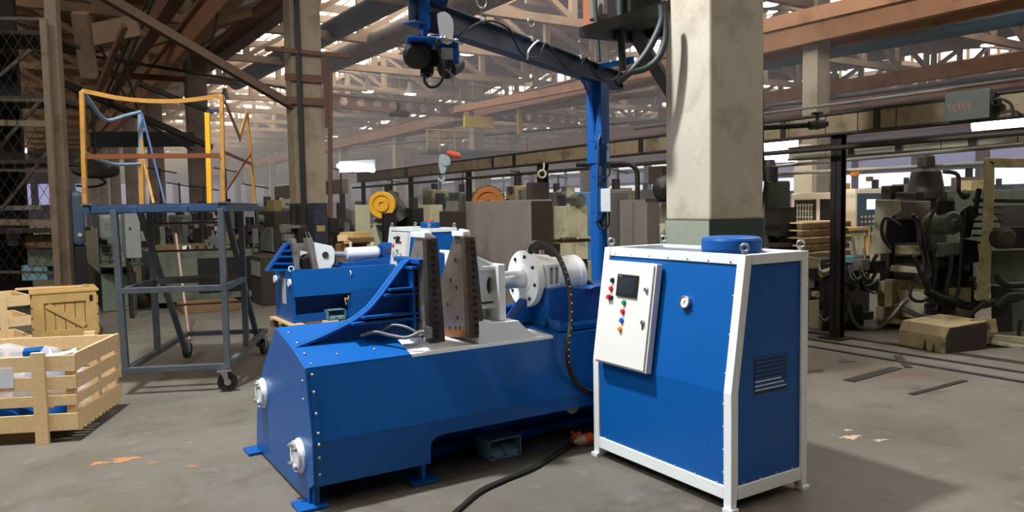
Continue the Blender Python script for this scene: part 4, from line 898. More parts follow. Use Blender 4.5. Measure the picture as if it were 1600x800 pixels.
def blue_part(lb, c, d, rz, kind):
    t = thing('painted_part', lb, 'machine part', cl(c[0], c[1], c[2]), CROT+rz)
    g = G()
    if kind == 0: g.prism([(0, 0), (d[0], 0), (d[0], d[2]*.4), (d[0]*.4, d[2]), (0, d[2])], 'v', 0, d[1]); g.cyl((d[0]*.35, -.02, d[2]*.45), (d[0]*.35, d[1]+.02, d[2]*.45), d[2]*.3, n=18)
    else: g.lathe((0, 0, 0), (.3, .2, 1), [(0, d[0]*.5), (d[2]*.3, d[0]*.5), (d[2]*.35, d[0]*.35), (d[2], d[0]*.32), (d[2], .001)], 20)
    g.obj('casting', BLUE, t, .004); return t
blue_part('blue painted bracket inside the film in the middle of the crate', (-.48, .33, .36), (.3, .16, .24), 20, 0)
blue_part('blue painted bracket low behind the front boards of the crate', (-.62, .10, .102), (.42, .14, .16), 0, 0)
blue_part('round blue hub low at the front right of the crate', (-.20, .16, .102), (.16, .1, .14), 0, 1)
blue_part('blue painted bar under the left bundle in the crate', (-1.0, .1, .102), (.3, .12, .17), 0, 0)
bt = thing('white_tube', 'white plastic tube lying across the crate contents', 'tube', cl(-.38, .34, .53), CROT); g = G(); g.cyl((0, 0, 0), (.2, .1, .03), .02, n=12); g.cyl((.2, .1, .03), (.22, .11, .033), .026, n=12); g.obj('tube_body', WHITE, bt)
# ================================================================ CLOSED CRATE AND LEANING CRATE BEHIND
def crate2():
    P = at_z(154, 526, 0); t = thing('closed_crate', 'closed yellow pine crate with a diagonal brace behind the open one', 'crate', (P.x, P.y, 0), 33)
    H = .60; W = .70; D = .8
    n = 6
    for k in range(n): board('board', -W+.02+k*(W-.04)/n, .02, .04, -W+.02+(k+1)*(W-.04)/n-.008, .04, H-.02, WOODX, t)
    board('frame_board', -W, 0, H-.12, 0, .02, H, WOODX, t); board('frame_board', -W, 0, .03, 0, .02, .13, WOODX, t)
    board('frame_board', -.12, -.001, .13, 0, .02, H-.12, WOODX, t); board('frame_board', -W, -.001, .13, -W+.12, .02, H-.12, WOODX, t)
    g = G(); g.bar((-W+.16, .008, H-.15), (-.14, .008, .16), .02, .07, (0, 0, 1)); g.obj('diagonal_board', WOODX, t)
    for z in (.05, .18, .31, .44): board('side_board', -W-.02, 0, z, -W, D, z+.1, WOODX, t)
    for z in (.05, .18, .31, .44): board('side_board', 0, .02, z, .02, D, z+.1, WOODX, t)
    for k in range(6): board('lid_board', -W-.03, -.01+k*D/6, H, .03, D/6-.02+k*D/6, H+.025, WOODX, t)
    board('skid', -W, .1, 0, 0, .2, .04, WOODD, t)
    g = G(); g.box(-.08, -.003, H-.13, -.04, -.001, H-.05); g.obj('black_stencil', BLACK, t)
    # loose board on the lid
    P2 = at_z(95, 445, H+.05)
    tt = thing('loose_board', 'loose thin board lying across the lid of the closed crate', 'board', (P.x-.75, P.y+.1, H+.028), 30); g = G(); g.box(-.3, -.05, 0, .45, .1, .02); g.obj('plank', WOOD, tt)
    t3 = thing('loose_board', 'short loose board at the right end of the crate lid', 'board', (P.x-.5, P.y+.3, H+.028), 20); g = G(); g.box(-.4, -.05, 0, .2, .06, .02); g.obj('plank', WOODX, t3)
crate2()
P = at_z(52, 552, 0); t = thing('slatted_crate', 'half hidden wooden slat crate left of the closed crate', 'crate', (P.x, P.y, 0), 46)
for a, b in ((.10, .21), (.33, .44), (.56, .68)):
    for y in (0, .75): board('board', -1.1, y, a, .0, y+.02, b, WOOD, t)
    for x in (-1.1, -.02): board('board', x, .02, a, x+.02, .75, b, WOOD, t)
for x in (-.30, -.95): board('corner_post', x, -.02, 0, x+.07, 0, .72, WOOD, t); board('corner_post', x, .77, 0, x+.07, .79, .72, WOOD, t)
for k in range(6): board('floor_slat', -1.08, .03+k*.12, .08, -.02, .12+k*.12, .1, WOODX, t)
# ================================================================ SECOND PRESS ON ITS PALLET
M2 = LW(1.53, 5.66, .14)
m2 = thing('small_press', 'smaller blue horizontal press with white cylinder on a wooden pallet', 'press', M2)
L2, D2 = 1.42, .80
g = G(); g.box(-.008, 0, 0, 0, D2, .68); g.obj('end_plate', BLUE2, m2, .003)
g = G(); g.prism([(0, .68), (-.02, .50), (-.035, .34), (-.02, .34), (0, .50), (.02, .68)], 'u', .0, .76); g.box(0, .0, .0, .03, .03, .5); g.box(.73, .0, 0, .76, .03, .5); g.obj('front_panel', BLUE2, m2)
g = G(); g.box(0, .22, 0, .76, .24, .5); g.box(0, .02, 0, .76, .06, .10); g.obj('inner_panel', BLUE, m2)
g = G(); g.box(0, .02, .66, .18, D2-.02, .68); g.box(0, D2-.04, .1, L2, D2-.02, .68); g.box(0, .02, .64, .76, .09, .68); g.obj('top_rim', BLUE2, m2)
g = G(); g.prism([(-.01, 0), (-.04, .38), (0, .68), (.7, .68), (.7, 0)], 'u', .76, L2); g.obj('rear_body', BLUE2, m2, .003)
g = G(); g.box(.18, .06, .55, .76, D2-.05, .62); g.obj('slide_bed', STEELD, m2)
for v in (.06, D2-.06): 
    g = G(); c = Vector((-.008, v, .52)); g.lathe(c, (-1, 0, 0), [(0, .05), (.03, .05), (.03, .035), (.02, .001)], 18); g.obj('port_flange', WHITE, m2)
g = G(); g.box(-.012, .28, .22, -.008, .46, .56); g.obj('rating_plate', mat('pale_label', '#B4B8BE', .5), m2)
g = G(); g.ring((.0, .03, .70), (.2, 1, 0), .032, .008); g.ring((.765, -.01, .60), (1, .2, 0), .03, .007); g.obj('lifting_eye', WHITE, m2)
def m2q(x, y, v=.4): return loc_in(m2, on_plane(x, y, LW(0, 5.66+v, 0), YW))
def m2prism(name, pts, v0, v1, m, bev=.003, par=None):
    v = (v0+v1)/2; g = G(); g.prism([(m2q(*p, v).x, m2q(*p, v).z) for p in pts], 'v', v0, v1); return g.obj(name, m, par or m2, bev)
ar = m2prism('support_arm', [(415, 423), (445, 380), (453, 378), (457, 423)], .36, .38, BLUE)
m2prism('curved_flange', [(415, 423), (445, 380), (453, 378), (453, 381), (446, 384), (418, 424)], .3, .44, BLUE2, 0, ar)
for y in (390, 399, 410, 420): m2prism('stiffener', [(450-(y-380)*.66, y), (456, y), (456, y+3), (448-(y-380)*.66, y+3)], .26, .38, BLUE2, 0, ar)
m2prism('blade', [(452, 373), (459, 373), (465, 422), (457, 422)], .22, .45, STEEL); m2prism('blade', [(477, 372), (484, 372), (494, 421), (486, 421)], .22, .45, STEEL)
m2prism('blade_plate', [(459, 380), (478, 380), (480, 392), (471, 394), (466, 398), (463, 394)], .5, .53, STEEL); m2prism('white_hook', [(464, 397), (470, 392), (479, 393), (480, 396), (472, 398), (468, 402), (467, 420), (464, 420)], .34, .36, WHITE)
m2prism('slide_block', [(470, 404), (487, 400), (487, 421), (470, 421)], .3, .5, DARK)
m2prism('saddle', [(486, 378), (514, 384), (518, 390), (518, 408), (512, 418), (492, 420)], .24, .50, WHITE, .006)
g = G(); c = m2q(508, 398, .24); g.cyl((c.x, .235, c.z), (c.x, .22, c.z), .042, n=20); g.obj('pin', STEELD, m2)
g = G(); a = m2q(517, 397, .4); b = m2q(545, 397, .4); g.cyl(a, b, .038, n=20); g.obj('piston_rod', CHROME, m2)
g = G(); a = m2q(541, 396, .4); b = m2q(592, 394, .4); b.z = a.z; g.lathe(a, (1, 0, 0), [(0, .04), (0, .082), ((b-a).length-.03, .082), ((b-a).length, .06), ((b-a).length, .001)], 28); c_ = g.obj('cylinder', WHITE, m2)
for x in (548, 582): 
    g = G(); q = m2q(x, 386, .4); g.cyl((q.x, .4, q.z-.02), (q.x, .4, q.z+.04), .02, n=10); g.ball((q.x, .4, q.z+.05), .025, 8); g.obj('port_fitting', MPALE, c_)
m2prism('pedestal', [(534, 410), (598, 402), (598, 385), (604, 379), (613, 379), (613, 424), (534, 422)], .2, .6, BLUE)
g = G(); q = m2q(606, 392, .2); g.cyl((q.x, .2, q.z), (q.x, .18, q.z), .03, n=12); g.obj('pivot_pin', mat('brown_bronze', '#6A4630', .5, .4), m2)
g = G(); g.tube([m2q(545, 462, -.05), m2q(543, 468, -.06), m2q(539, 466, -.06), m2q(541, 476, -.06)], .008, 6, 4); g.obj('yellow_lead', YELB, m2)
pl = thing('wooden_pallet', 'long wooden pallet under the smaller blue press', 'pallet', LW(1.45, 5.56, 0))
for k in range(7): board('deck_board', .0+k*.225, -.0, .115, .19+k*.225, .98, .138, WOODD if k % 2 else WOOD, pl)
for y in (0, .44, .88): board('stringer', 0, y, .09, 1.56, y+.1, .115, WOOD, pl); board('bottom_board', 0, y, 0, 1.56, y+.1, .018, WOODD, pl)
for x in (0, .7, 1.42):
    for y in (0, .44, .88): board('block', x, y, .018, x+.14, y+.1, .09, WOODD, pl)
pedal(LW(1.96, 5.585, .139), 'grey-green double foot pedal beside the smaller press on the pallet', YW, 1.0)
power_unit(LW(3.0, 4.9, 0), 'small white framed blue power unit between the two presses', W=.52, D=1.28, H=1.32, K=.62, lean=.10, name='power_unit_cabinet', detail=False)
# ================================================================ CABLE DUCTS ON POSTS (right and centre)
GU = 6.465
def gl(x, y, u=GU): return Vector(WL(on_plane(x, y, LW(u, 0, 0), YW+90)))
def duct_run(name, label, u, va, vb, z0, z1, th, m, seams, rot=YW):
    t = thing(name, label, 'cable duct', LW(u, va, 0), rot)
    L = vb-va
    n = len(seams)+1; ss = [0]+[s-va for s in seams]+[L]
    for a, b in zip(ss[:-1], ss[1:]):
        g = G(); g.box(.0, a+.006, z0+.02, th, b-.006, z1-.02); g.obj('duct_panel', m, t)
    g = G(); g.box(-.02, 0, z1-.022, th+.02, L, z1); g.box(-.02, 0, z0, th+.02, L, z0+.022); g.box(.01, 0, z0+.02, th-.01, L, z1-.02); g.obj('duct_flange', DARKB, t)
    return t
va, vb = -1.4, gl(558, 280).y
sx = [gl(x, 200).y for x in (1560, 1480, 1400, 1340, 1290, 1232, 1010, 960, 880, 850, 810, 770, 735, 700, 655, 610, 585)]
dr = duct_run('cable_duct', 'long dirty tan cable duct running on posts behind the near column', GU, va, vb, 2.325, 2.575, .18, GIRD, sorted(sx))
for px, w in ((1375, .06), (1228, .06), (1005, .08), (805, .09), (635, .07), (770, .05)):
    v = gl(px, 200).y-va; g = G(); g.box(-.012, v, 2.33, .0, v+w*1.2, 2.57); g.obj('clamp_strap', DARK, dr)
def dpost(label, px, z1, w=.10, m=DARK, u=GU, group=None):
    v = WL(on_plane(px, 300, LW(u, 0, 0), YW+90))[1]; t = thing('duct_post', label, 'post', LW(u+.04, v, 0), YW)
    g = G(); g.box(0, -w/2, .015, .014, w/2, z1); g.box(.086, -w/2, .015, .1, w/2, z1); g.box(0, -.008, .015, .1, .008, z1); g.obj('post_section', m, t)
    g = G(); g.box(-.1, -.14, 0, .2, .14, .015); g.obj('foot_plate', m, t)
    return t
dpost('dark riveted steel post holding the duct in front of the bright machining centre', 1302, 2.55, .13)
dpost('dark post under the duct between the toothed wheel and the near press jaws', 727, 2.32, .09)
dpost('thin dark post under the duct just right of the yellow wheel', 637, 2.32, .09)
dpost('leftmost thin dark post under the left end of the duct', 563, 2.32, .08)
dpost('dark post under the duct left of the jib crane post', 842, 2.32, .22)
# pipes below the duct
g = G(); a, b = gl(600, 301), gl(1046, 246); g.tube([LW(GU-.1, a.y+2, 2.17), LW(GU-.1, gl(1190, 240).y-3, 2.17)], .028, 8); tt = thing('service_pipe', 'dark thin pipe running below the tan cable duct', 'pipe', (0, 0, 0), 0); g.obj('pipe_run', DARKB, tt)
# second duct further back on the right
du = 9.0
def g2(x, y): return Vector(WL(on_plane(x, y, LW(du, 0, 0), YW+90)))
z1 = g2(1400, 216).z; z0 = g2(1400, 239).z
d2 = duct_run('cable_duct', 'grey-green lower cable duct behind the dark riveted post', du, -2.2, g2(1232, 230).y, z0, z1, .2, GIRDG, sorted([g2(x, 220).y for x in (1590, 1528, 1470, 1412, 1330, 1290)]))
for px in (1335, 1410, 1526): v = g2(px, 220).y+2.2; g = G(); g.box(-.012, v, z0+.01, .0, v+.1, z1-.01); g.obj('clamp_strap', DARK, d2)
for x0, y0, x1, y1, Y, r, l in [(1190, 262, 1600, 226, 11, .025, 'thin dark pipe under the grey-green duct, upper of two'), (1190, 273, 1600, 252, 12, .03, 'thin dark pipe under the grey-green duct, lower of two'),
        (1190, 178, 1600, 124, 9.2, .02, 'thin pipe strung just above the tan cable duct on the right')]:
    t = thing('service_pipe', l, 'pipe', at_y(x0, y0, Y+2)*1, 0); g = G(); g.tube([(0, 0, 0), loc_in(t, at_z(x1, y1, at_y(x0, y0, Y+2).z))], r, 8); g.obj('pipe_run', MGREY, t)
# control box fixed on the duct with red paint marks
v0, v1 = gl(1557, 180).y, gl(1487, 180).y
bx = thing('junction_box', 'grey metal box with faded red writing fixed on the duct, upper right', 'box', LW(GU-.13, v0, 2.33), YW)
g = G(); g.box(0, 0, 0, .13, v1-v0, .27); g.obj('box_body', mat('green_grey_box', '#3E433B', .6, 0, .12, 3), bx, .006)
g = G(); rr = random.Random(5)
for k in range(5): y = .17+k*.045; g.bar((-.002, y, .09+rr.uniform(-.01, .01)), (-.002, y+.02, .16+rr.uniform(-.01, .01)), .003, .009); g.bar((-.002, y, .15), (-.002, y+.03, .13), .003, .009)
g.obj('red_writing', mat('faded_red_mark', '#8A5244', .7), bx)
g = G(); g.tube([(.0, -.02, .15), (-.02, -.1, .16), (-.0, -.18, .1), (.0, -.2, -.02)], .014, 8, 5); g.cyl((.06, .0, .13), (.06, -.06, .13), .04, n=12); g.obj('cable_gland', DARK, bx)
# lit fluorescent fittings
def fluo(lb, x0, y0, x1, y1, Y, n=2, h=.05):
    a, b = at_y(x0, y0, Y), at_y(x1, y1, Y-.4); t = thing('tube_light', lb, 'lamp', (a.x, a.y, a.z), math.degrees(atan2(b.y-a.y, b.x-a.x))); L = hypot(b.x-a.x, b.y-a.y); dz = b.z-a.z
    for k in range(n): g = G(); g.cyl((0, 0, -k*h*1.6), (L, 0, dz-k*h*1.6), h*.5, n=8); g.obj('tube', TUBE, t)
    g = G(); g.box(0, .03, -h*1.6*n, L, .07, h); g.obj('reflector', WHITE, t)
fluo('bright white tube light under the duct at the right edge', 1518, 197, 1602, 186, 10.5, 2, .09)
fluo('bright white tube light right of the near column', 1191, 226, 1245, 224, 13, 2, .1)
fluo('long white tube light hanging left of the duct end', 528, 259, 584, 266, 15.5, 1, .09)
# valve pipe by the column
t = thing('valve_pipe', 'horizontal dark pipe with a valve sticking out right of the column', 'pipe', at_y(1188, 201, 7.4), 0)
q = lambda x, y: loc_in(t, at_y(x, y, 7.4))
g = G(); g.tube([q(1150, 202), q(1268, 195)], .028, 10); g.obj('pipe_run', DARK, t)
g = G(); g.cyl(q(1264, 196), q(1288, 193), .045, n=12); g.cyl(q(1284, 194), q(1293, 193), .03, n=10); g.cyl(q(1277, 195), q(1277, 178), .016, n=8); g.ring(q(1277, 177), (0, 0, 1), .05, .01); g.ball(q(1277, 195), .05, 10); g.obj('valve_body', mat('valve_iron', '#4A4C46', .5, .5), t)
# ================================================================ generic cabinet shaped body at a pixel span
def cab(name, label, cat, x0, x1, yt, r, Y, m=None, z0=0., bev=.01, part='body', h=None, group=None):
    xc = x0+r*(x1-x0); P = at_y(xc, 330, Y); P = Vector((P.x, P.y, z0))
    A = on_plane(x0, 330, P, YW+90); B = on_plane(x1, 330, P, YW)
    d = hypot(A.x-P.x, A.y-P.y); w = hypot(B.x-P.x, B.y-P.y)
    zt = at_y(xc, yt, Y).z
    t = thing(name, label, cat, P, YW, group); t_h = zt-z0
    if m: g = G(); g.box(0, 0, 0, w, d, t_h); g.obj(part, m, t, bev)
    return t, w, d, t_h
# ---- steel plate cabinets in the centre
t, w, d, h = cab('steel_cabinet', 'large bare grey steel cabinet behind the white cylinder flange', 'cabinet', 728, 862, 312, .76, 9.6, PLATE, bev=.006)
g = G(); g.box(-.02, .08, .9, -.001, .14, 1.02); g.obj('door_latch', DARK, t)
g = G(); g.box(0, -.004, .02, w, -.001, h-.02); g.obj('dark_side_face', DARKB, t); g = G(); g.box(w*.15, .05, h, w, d*.10, h+.22); g.obj('upper_housing', DARKB, t)  # thin dark sheet added to make the right face darker
t, w, d, h = cab('steel_cabinet', 'bare grey steel cabinet with two doors right of the jib crane post', 'cabinet', 968, 1050, 312, .52, 10.2, PLATE, bev=.006)
g = G(); g.box(-.004, d*.48, .05, -.001, d*.49, h-.03); g.obj('panel_seam', DARK, t); g = G(); g.box(w*.35, -.006, h-.62, w*.65, -.002, h-.36); g.obj('hatch', MGREY, t)
t, w, d, h = cab('steel_cabinet', 'pale beige narrow cabinet close behind the jib crane post', 'cabinet', 936, 972, 300, .4, 10.6, MGREY)
t, w, d, h = cab('switch_cabinet', 'dark tall cabinet with dials just left of the near column', 'cabinet', 1030, 1062, 318, .4, 9.6, MPALE)
g = G(); g.box(-.01, .05, h*.0, -.002, d-.05, h*.45); g.obj('lower_panel', DARKB, t)
for k in range(4): g = G(); g.cyl((-.0, d*.5, h*.55+k*.09), (-.02, d*.5, h*.55+k*.09), .02, n=8); g.obj('dial', BLACK, t)
# big motor left of the near column
t = thing('motor', 'dark round electric motor perched left of the near column', 'motor', at_y(1030, 312, 9.4), YW)
g = G(); g.lathe((0, -.1, .14), (-.847, -.531, 0), [(-.35, .001), (-.35, .15), (.0, .16), (.02, .15), (.1, .13), (.12, .08), (.14, .001)], 24); g.obj('motor_body', DARK, t)
g = G(); g.box(-.05, -.1, -.03, .35, .2, .02); g.box(.05, 0, .2, .4, .25, .42); g.obj('mounting', DARKB, t)
# arched pipe
t = thing('arched_pipe', 'dark pipe arched over the grey cabinet right of the jib post', 'pipe', at_y(958, 256, 9.0), 0)
g = G(); q = lambda x, y: loc_in(t, at_y(x, y, 9.0)); g.tube([q(900, 257), q(955, 256), q(975, 256), q(988, 259), q(995, 268), q(996, 285), q(996, 312)], .03, 10, 4); g.obj('pipe_run', DARK, t)
# ---- machines seen between jib post and plates
t, w, d, h = cab('milling_machine', 'pale yellow milling machine left of the jib crane post', 'machine', 862, 918, 322, .35, 13.5, MPALE)
g = G(); g.box(-.15, -.1, 0, w+.1, d*.8, h*.35); g.obj('base', MBEIGE2, t); g = G(); g.box(.2, .1, h, w*.6, d*.5, h+.35); g.obj('head', MPALE, t)
g = G(); g.cyl((.3, -.1, h+.1), (.3, .2, h+.1), .12, n=16); g.obj('spindle', MGREEN, t)
t, w, d, h = cab('enclosed_machine', 'light blue rounded machine guard just left of the jib post', 'machine', 884, 925, 300, .4, 15.5, mat('light_blue_guard', '#4E86BC', .5))
t, w, d, h = cab('work_table', 'dark table with pale scraps right of the steel cabinet', 'table', 860, 922, 374, .3, 10.4)
g = G(); g.box(0, 0, h-.05, w, d, h); g.obj('table_top', mat('brown_table_top', '#6E5638', .7), t)
g = G(); g.box(.03, .03, 0, w-.03, d-.03, h-.3); g.obj('cupboard', DARKB, t); g = G(); g.box(-.005, .06, h-.3, .0, d*.8, h-.06); g.obj('drawer', MGREY, t)
for k in range(9):
    a = random.Random(k).uniform; tt = thing('scrap_piece', ORDN[k]+' pale offcut from the left on the dark table by the jib post', 'scrap', t.location+Uv*(.08+k*(w-.16)/9)+Av*(d*.4-k*.02)+Vector((0, 0, h)), a(0, 90), 'pale offcuts on the dark table'); g = G(); g.box(-.1, -.02, 0, .1, .03, .025); g.obj('offcut', MPALE, tt)
P = at_z(262, 545, 0); t = thing('leaning_rod', 'thin pinkish rod leaning behind the trolley ladder', 'rod', (P.x, P.y+.6, 0), 0); g = G(); g.tube([(0, 0, 0), loc_in(t, at_y(275, 366, P.y+1.4))], .016, 8); g.obj('rod', mat('pink_brown_rod', '#9A7468', .5), t)
# ---- yellow wheel machine
def wheel_machine(name, label, cx, cy, rpx, Y, m1, teeth, body, yb):
    c = at_y(cx, cy, Y); R = rpx*Y/FPX; t = thing(name, label, 'machine', (c.x, c.y, 0), YW); z = c.z
    ax = Vector((-.847, -.531, 0)); ax = Vector((-.6, -.8, 0)).normalized(); g = G()
    g.lathe((0, 0, z), ax, [(0, .001), (0, R*.98), (.10, R), (.12, R*.97), (.12, R*.70), (.09, R*.68), (.09, R*.52), (.13, R*.50), (.13, R*.22), (.1, R*.2), (.1, .001)], 40); wh = g.obj('wheel', m1, t)
    if teeth:
        g = G(); x, y, dd = g.basis(ax)
        for k in range(teeth):
            a = 2*pi*k/teeth; e = x*cos(a)+y*sin(a); g.bar(Vector((0, 0, z))+e*R*.97+dd*.06, Vector((0, 0, z))+e*R*1.07+dd*.06, .03, .06, dd)
        g.obj('tooth_ring', DARK, wh, kind='stuff')
    g = G(); g.box(-.1, .25, 0, .9, 1.2, body); g.obj('body', MGREEN, t, .01)
    return t, z, R
t, z, R = wheel_machine('gear_cutter', 'machine with a large bright yellow wheel left of the small power unit', 599, 320, 21, 13, YELB, 0, 1.3, 0)
g = G(); g.cb((-.05, -.35, .7), (.22, .1, z+.1-.0 if False else 1.62), 0); g.obj('front_column', DARK, t)
g = G(); g.cyl((.35, -.1, z-.35), (.15, .3, z+.1), .22, n=16); g.obj('hose_reel', DARK, t)
t, z, R = wheel_machine('gear_cutter', 'machine with a toothed rusty orange wheel above the steel cabinet', 764, 318, 26, 14, mat('rusty_orange', '#B0691E', .6, 0, .2), 34, 1.3, 0)
t, w, d, h = cab('lathe', 'dark lathe head between the yellow wheel and the duct post', 'machine', 628, 662, 325, .5, 12.8, DARK); g = G(); g.box(.05, .05, h, w*.6, d*.5, h+.18); g.obj('gear_box', DARKB, t)
t, w, d, h = cab('lathe', 'dark brown machine with shavings tray left of the bare steel cabinet', 'machine', 686, 730, 330, .5, 11.6, DARKB); g = G(); g.box(.05, .1, h, w-.1, d*.7, h+.16); g.obj('tray', MGREY, t)
t, w, d, h = cab('machine_guard', 'mottled cream machine cover behind the small power unit', 'machine', 652, 692, 320, .5, 14.2, MPALE); 
t, w, d, h = cab('machine_guard', 'tall pale sheet guard left of the yellow wheel', 'machine', 548, 596, 320, .15, 12.2)
g = G(); g.box(0, 0, 0, w*.55, .03, h); g.prism([(w*.55, 0), (w*1.1, 0), (w*1.1, h*.45), (w*.75, h*.8), (w*.55, h*.75)], 'v', 0, .03); g.obj('sheet', mat('pale_guard', '#A8A488', .6), t); g = G(); g.box(.05, .1, 0, w, .7, h*.7); g.obj('body', MGREEN, t)
t, w, d, h = cab('waste_box', 'brown box of bark-like waste left of the white cylinder of the smaller press', 'box', 522, 572, 383, .4, 11.4, mat('brown_carton', '#7A5A38', .8), h=None)
for k in range(5):
    a = random.Random(k+40).uniform; tt = thing('waste_sheet', ['lowest', 'second lowest', 'middle', 'second highest', 'topmost'][k]+' torn sheet of the heap on the brown waste box', 'scrap', t.location+Vector((a(-.05, .25), a(.1, .3), h+.02*k)), a(0, 180), 'torn sheets on the waste box'); g = G(); g.prism([(-.2, -.12), (.18, -.15), (.22, .1), (-.1, .16)], 'z', 0, .03+.02*k); g.obj('sheet', [WOOD, WOODX, WOODD][k % 3], tt)
# ---- middle left machines
t, w, d, h = cab('drill_column', 'dark machine column with levers left of the whitewashed column', 'machine', 405, 452, 330, .5, 14.5, DARKB); g = G(); g.box(-.05, .1, h*.5, 0, d*.8, h*.8); g.cyl((-.1, d*.4, h*.9), (-.2, d*.4, h*.9), .09, n=12); g.obj('control_head', MGREEN, t)
t, w, d, h = cab('tall_cabinet', 'yellowish tall cabinet beside the left end of a short duct', 'cabinet', 417, 440, 312, .5, 17, mat('dull_yellow_paint', '#9C8C50', .6))
t, w, d, h = cab('tag_board', 'dark blue board with a yellow tag at the foot of the whitewashed column', 'sign', 481, 512, 330, .3, 15.6, NAVYD, z0=.7)
g = G(); g.box(.05, -.01, h-.42, w*.75, -.001, h-.30); g.obj('yellow_tag', mat('tag_yellow', '#A8904C'), t)
t, w, d, h = cab('short_duct', 'short brown duct section seen on both sides of the whitewashed column', 'cable duct', 430, 545, 280, .9, 17, None)
g = G(); g.box(0, 0, h-.32, w, d, h); g.obj('duct_body', GIRD, t); g = G(); g.box(0, 0, 0, .1, .1, h-.32); g.obj('leg', DARK, t); g = G(); g.box(0, d-.1, 0, .1, d, h-.32); g.obj('leg', DARK, t)
t, w, d, h = cab('bench', 'low grey-green cabinet bench behind the trolley ladder', 'bench', 216, 392, 396, .12, 12.2)
g = G(); g.box(0, 0, .1, w, d+.05, h); g.obj('body', MGREEN, t, .01); g = G(); g.box(w*.42, -.01, .22, w*.98, -.002, h-.12); g.obj('dark_recess', BLACK, t)
for k in range(9):
    tt = thing('tool_holder', ORDN[k]+' small dark tool holder from the left on the grey-green bench', 'tool', t.location+Uv*(w*.35+k*.14)+Av*.15+Vector((0, 0, h)), YW, 'tool holders on the bench'); g = G(); g.lathe((0, 0, 0), (0, 0, 1), [(0, .04), (.03, .045), (.05, .025), (.09, .02), (.09, .001)], 12); g.obj('holder', DARK, tt)
t, w, d, h = cab('wooden_box', 'brown wooden box on the bench with a white paper label', 'box', 232, 320, 385, .1, 12.6, None, z0=0); g = G(); g.box(0, .2, .7, w, .6, h); g.obj('box_body', WOODD, t); g = G(); g.box(w*.55, .195, h-.16, w*.72, .199, h-.02); g.obj('paper_label', WHITE, t)
t, w, d, h = cab('wooden_box', 'low brown wooden box on the floor beyond the trolley', 'box', 268, 372, 478, .1, 11.6, WOODD)
t, w, d, h = cab('drill_press', 'grey-green drill press behind the closed crate with dark levers', 'machine', 128, 208, 335, .3, 12.0)
g = G(); g.box(0, 0, 0, w, d+.4, .62); g.obj('base', MGREEN, t, .02); g = G(); g.box(w*.05, .25, .62, w*.95, .6, h); g.obj('column', MGREEN, t, .02); g = G(); g.box(w*.02, -.1, h-.42, w*.9, .4, h); hd = g.obj('head', mat('pale_grey_green_paint', '#6E7468', .55, dirt='#44443A', damt=.3), t, .06)
g = G(); g.box(w*.55, -.12, h-.85, w*.95, .2, h-.5); g.obj('gear_block', DARK, t)
for k in range(3): g = G(); g.cyl((w*.05, -.12, h-.5-k*.12), (w*.6, -.14, h-.52-k*.12), .012, n=6); g.obj('lever', DARK, t)
g = G(); g.lathe((w*.62, .0, .72), (0, 0, 1), [(0, .1), (.02, .36), (.05, .36), (.06, .2), (.25, .18), (.3, .12), (.3, .001)], 20); g.obj('work_table', MGREEN, t)
g = G(); g.lathe((w*.6, -.02, 1.0), (0, 0, 1), [(0, .001), (0, .16), (.12, .2), (.18, .2), (.18, .001)], 18); g.obj('spindle_head', mat('pale_grey_green_paint', '#6E7468'), t)
text('embossed_number', '2H55', .14, MGREEN, t, (w*.45, -.102, h-.2), (pi/2, 0, 0), .004)
t, w, d, h = cab('electric_cabinet', 'slate blue rounded cabinet with a round lock beside the wire cage post', 'cabinet', 104, 132, 298, .25, 11.6, None)
g = G(); g.box(0, 0, h-.86, w, d, h); g.obj('body', SLATE, t, .08); g = G(); g.cyl((w*.55, 0, h-.68), (w*.55, -.02, h-.68), .03, n=12); g.obj('lock', MPALE, t); g = G(); g.box(.02, .05, 0, w, d, h-.86); g.obj('stand', BLACK, t)
t, w, d, h = cab('wall_cabinet', 'tall grey steel cabinet framed by the front legs of the trolley', 'cabinet', 188, 218, 320, .2, 11.2, None); g = G(); g.box(0, 0, h-.80, w, d, h); g.obj('body', mat('mid_grey_cabinet', '#7C807C', .5), t, .01); g = G(); g.box(.02, .05, 0, w*.3, d*.5, h-.8); g.obj('stand', DARK, t)
g = G(); g.cyl((w*.3, 0, h-.35), (w*.3, -.02, h-.35), .015, n=8); g.obj('lock', DARK, t)
t, w, d, h = cab('lathe', 'dark lathe with stacked blocks left of the smaller press', 'machine', 376, 446, 402, .4, 12.4, DARKB)
for k in range(6): g = G(); g.box(-.02, .05+k*.1, h*.6, .0, .12+k*.1, h*.9); g.obj('tool_block', MGREY, t)
t, w, d, h = cab('lathe', 'pale grey-green machine base left of the smaller press', 'machine', 404, 442, 434, .5, 12.8, MGREEN)
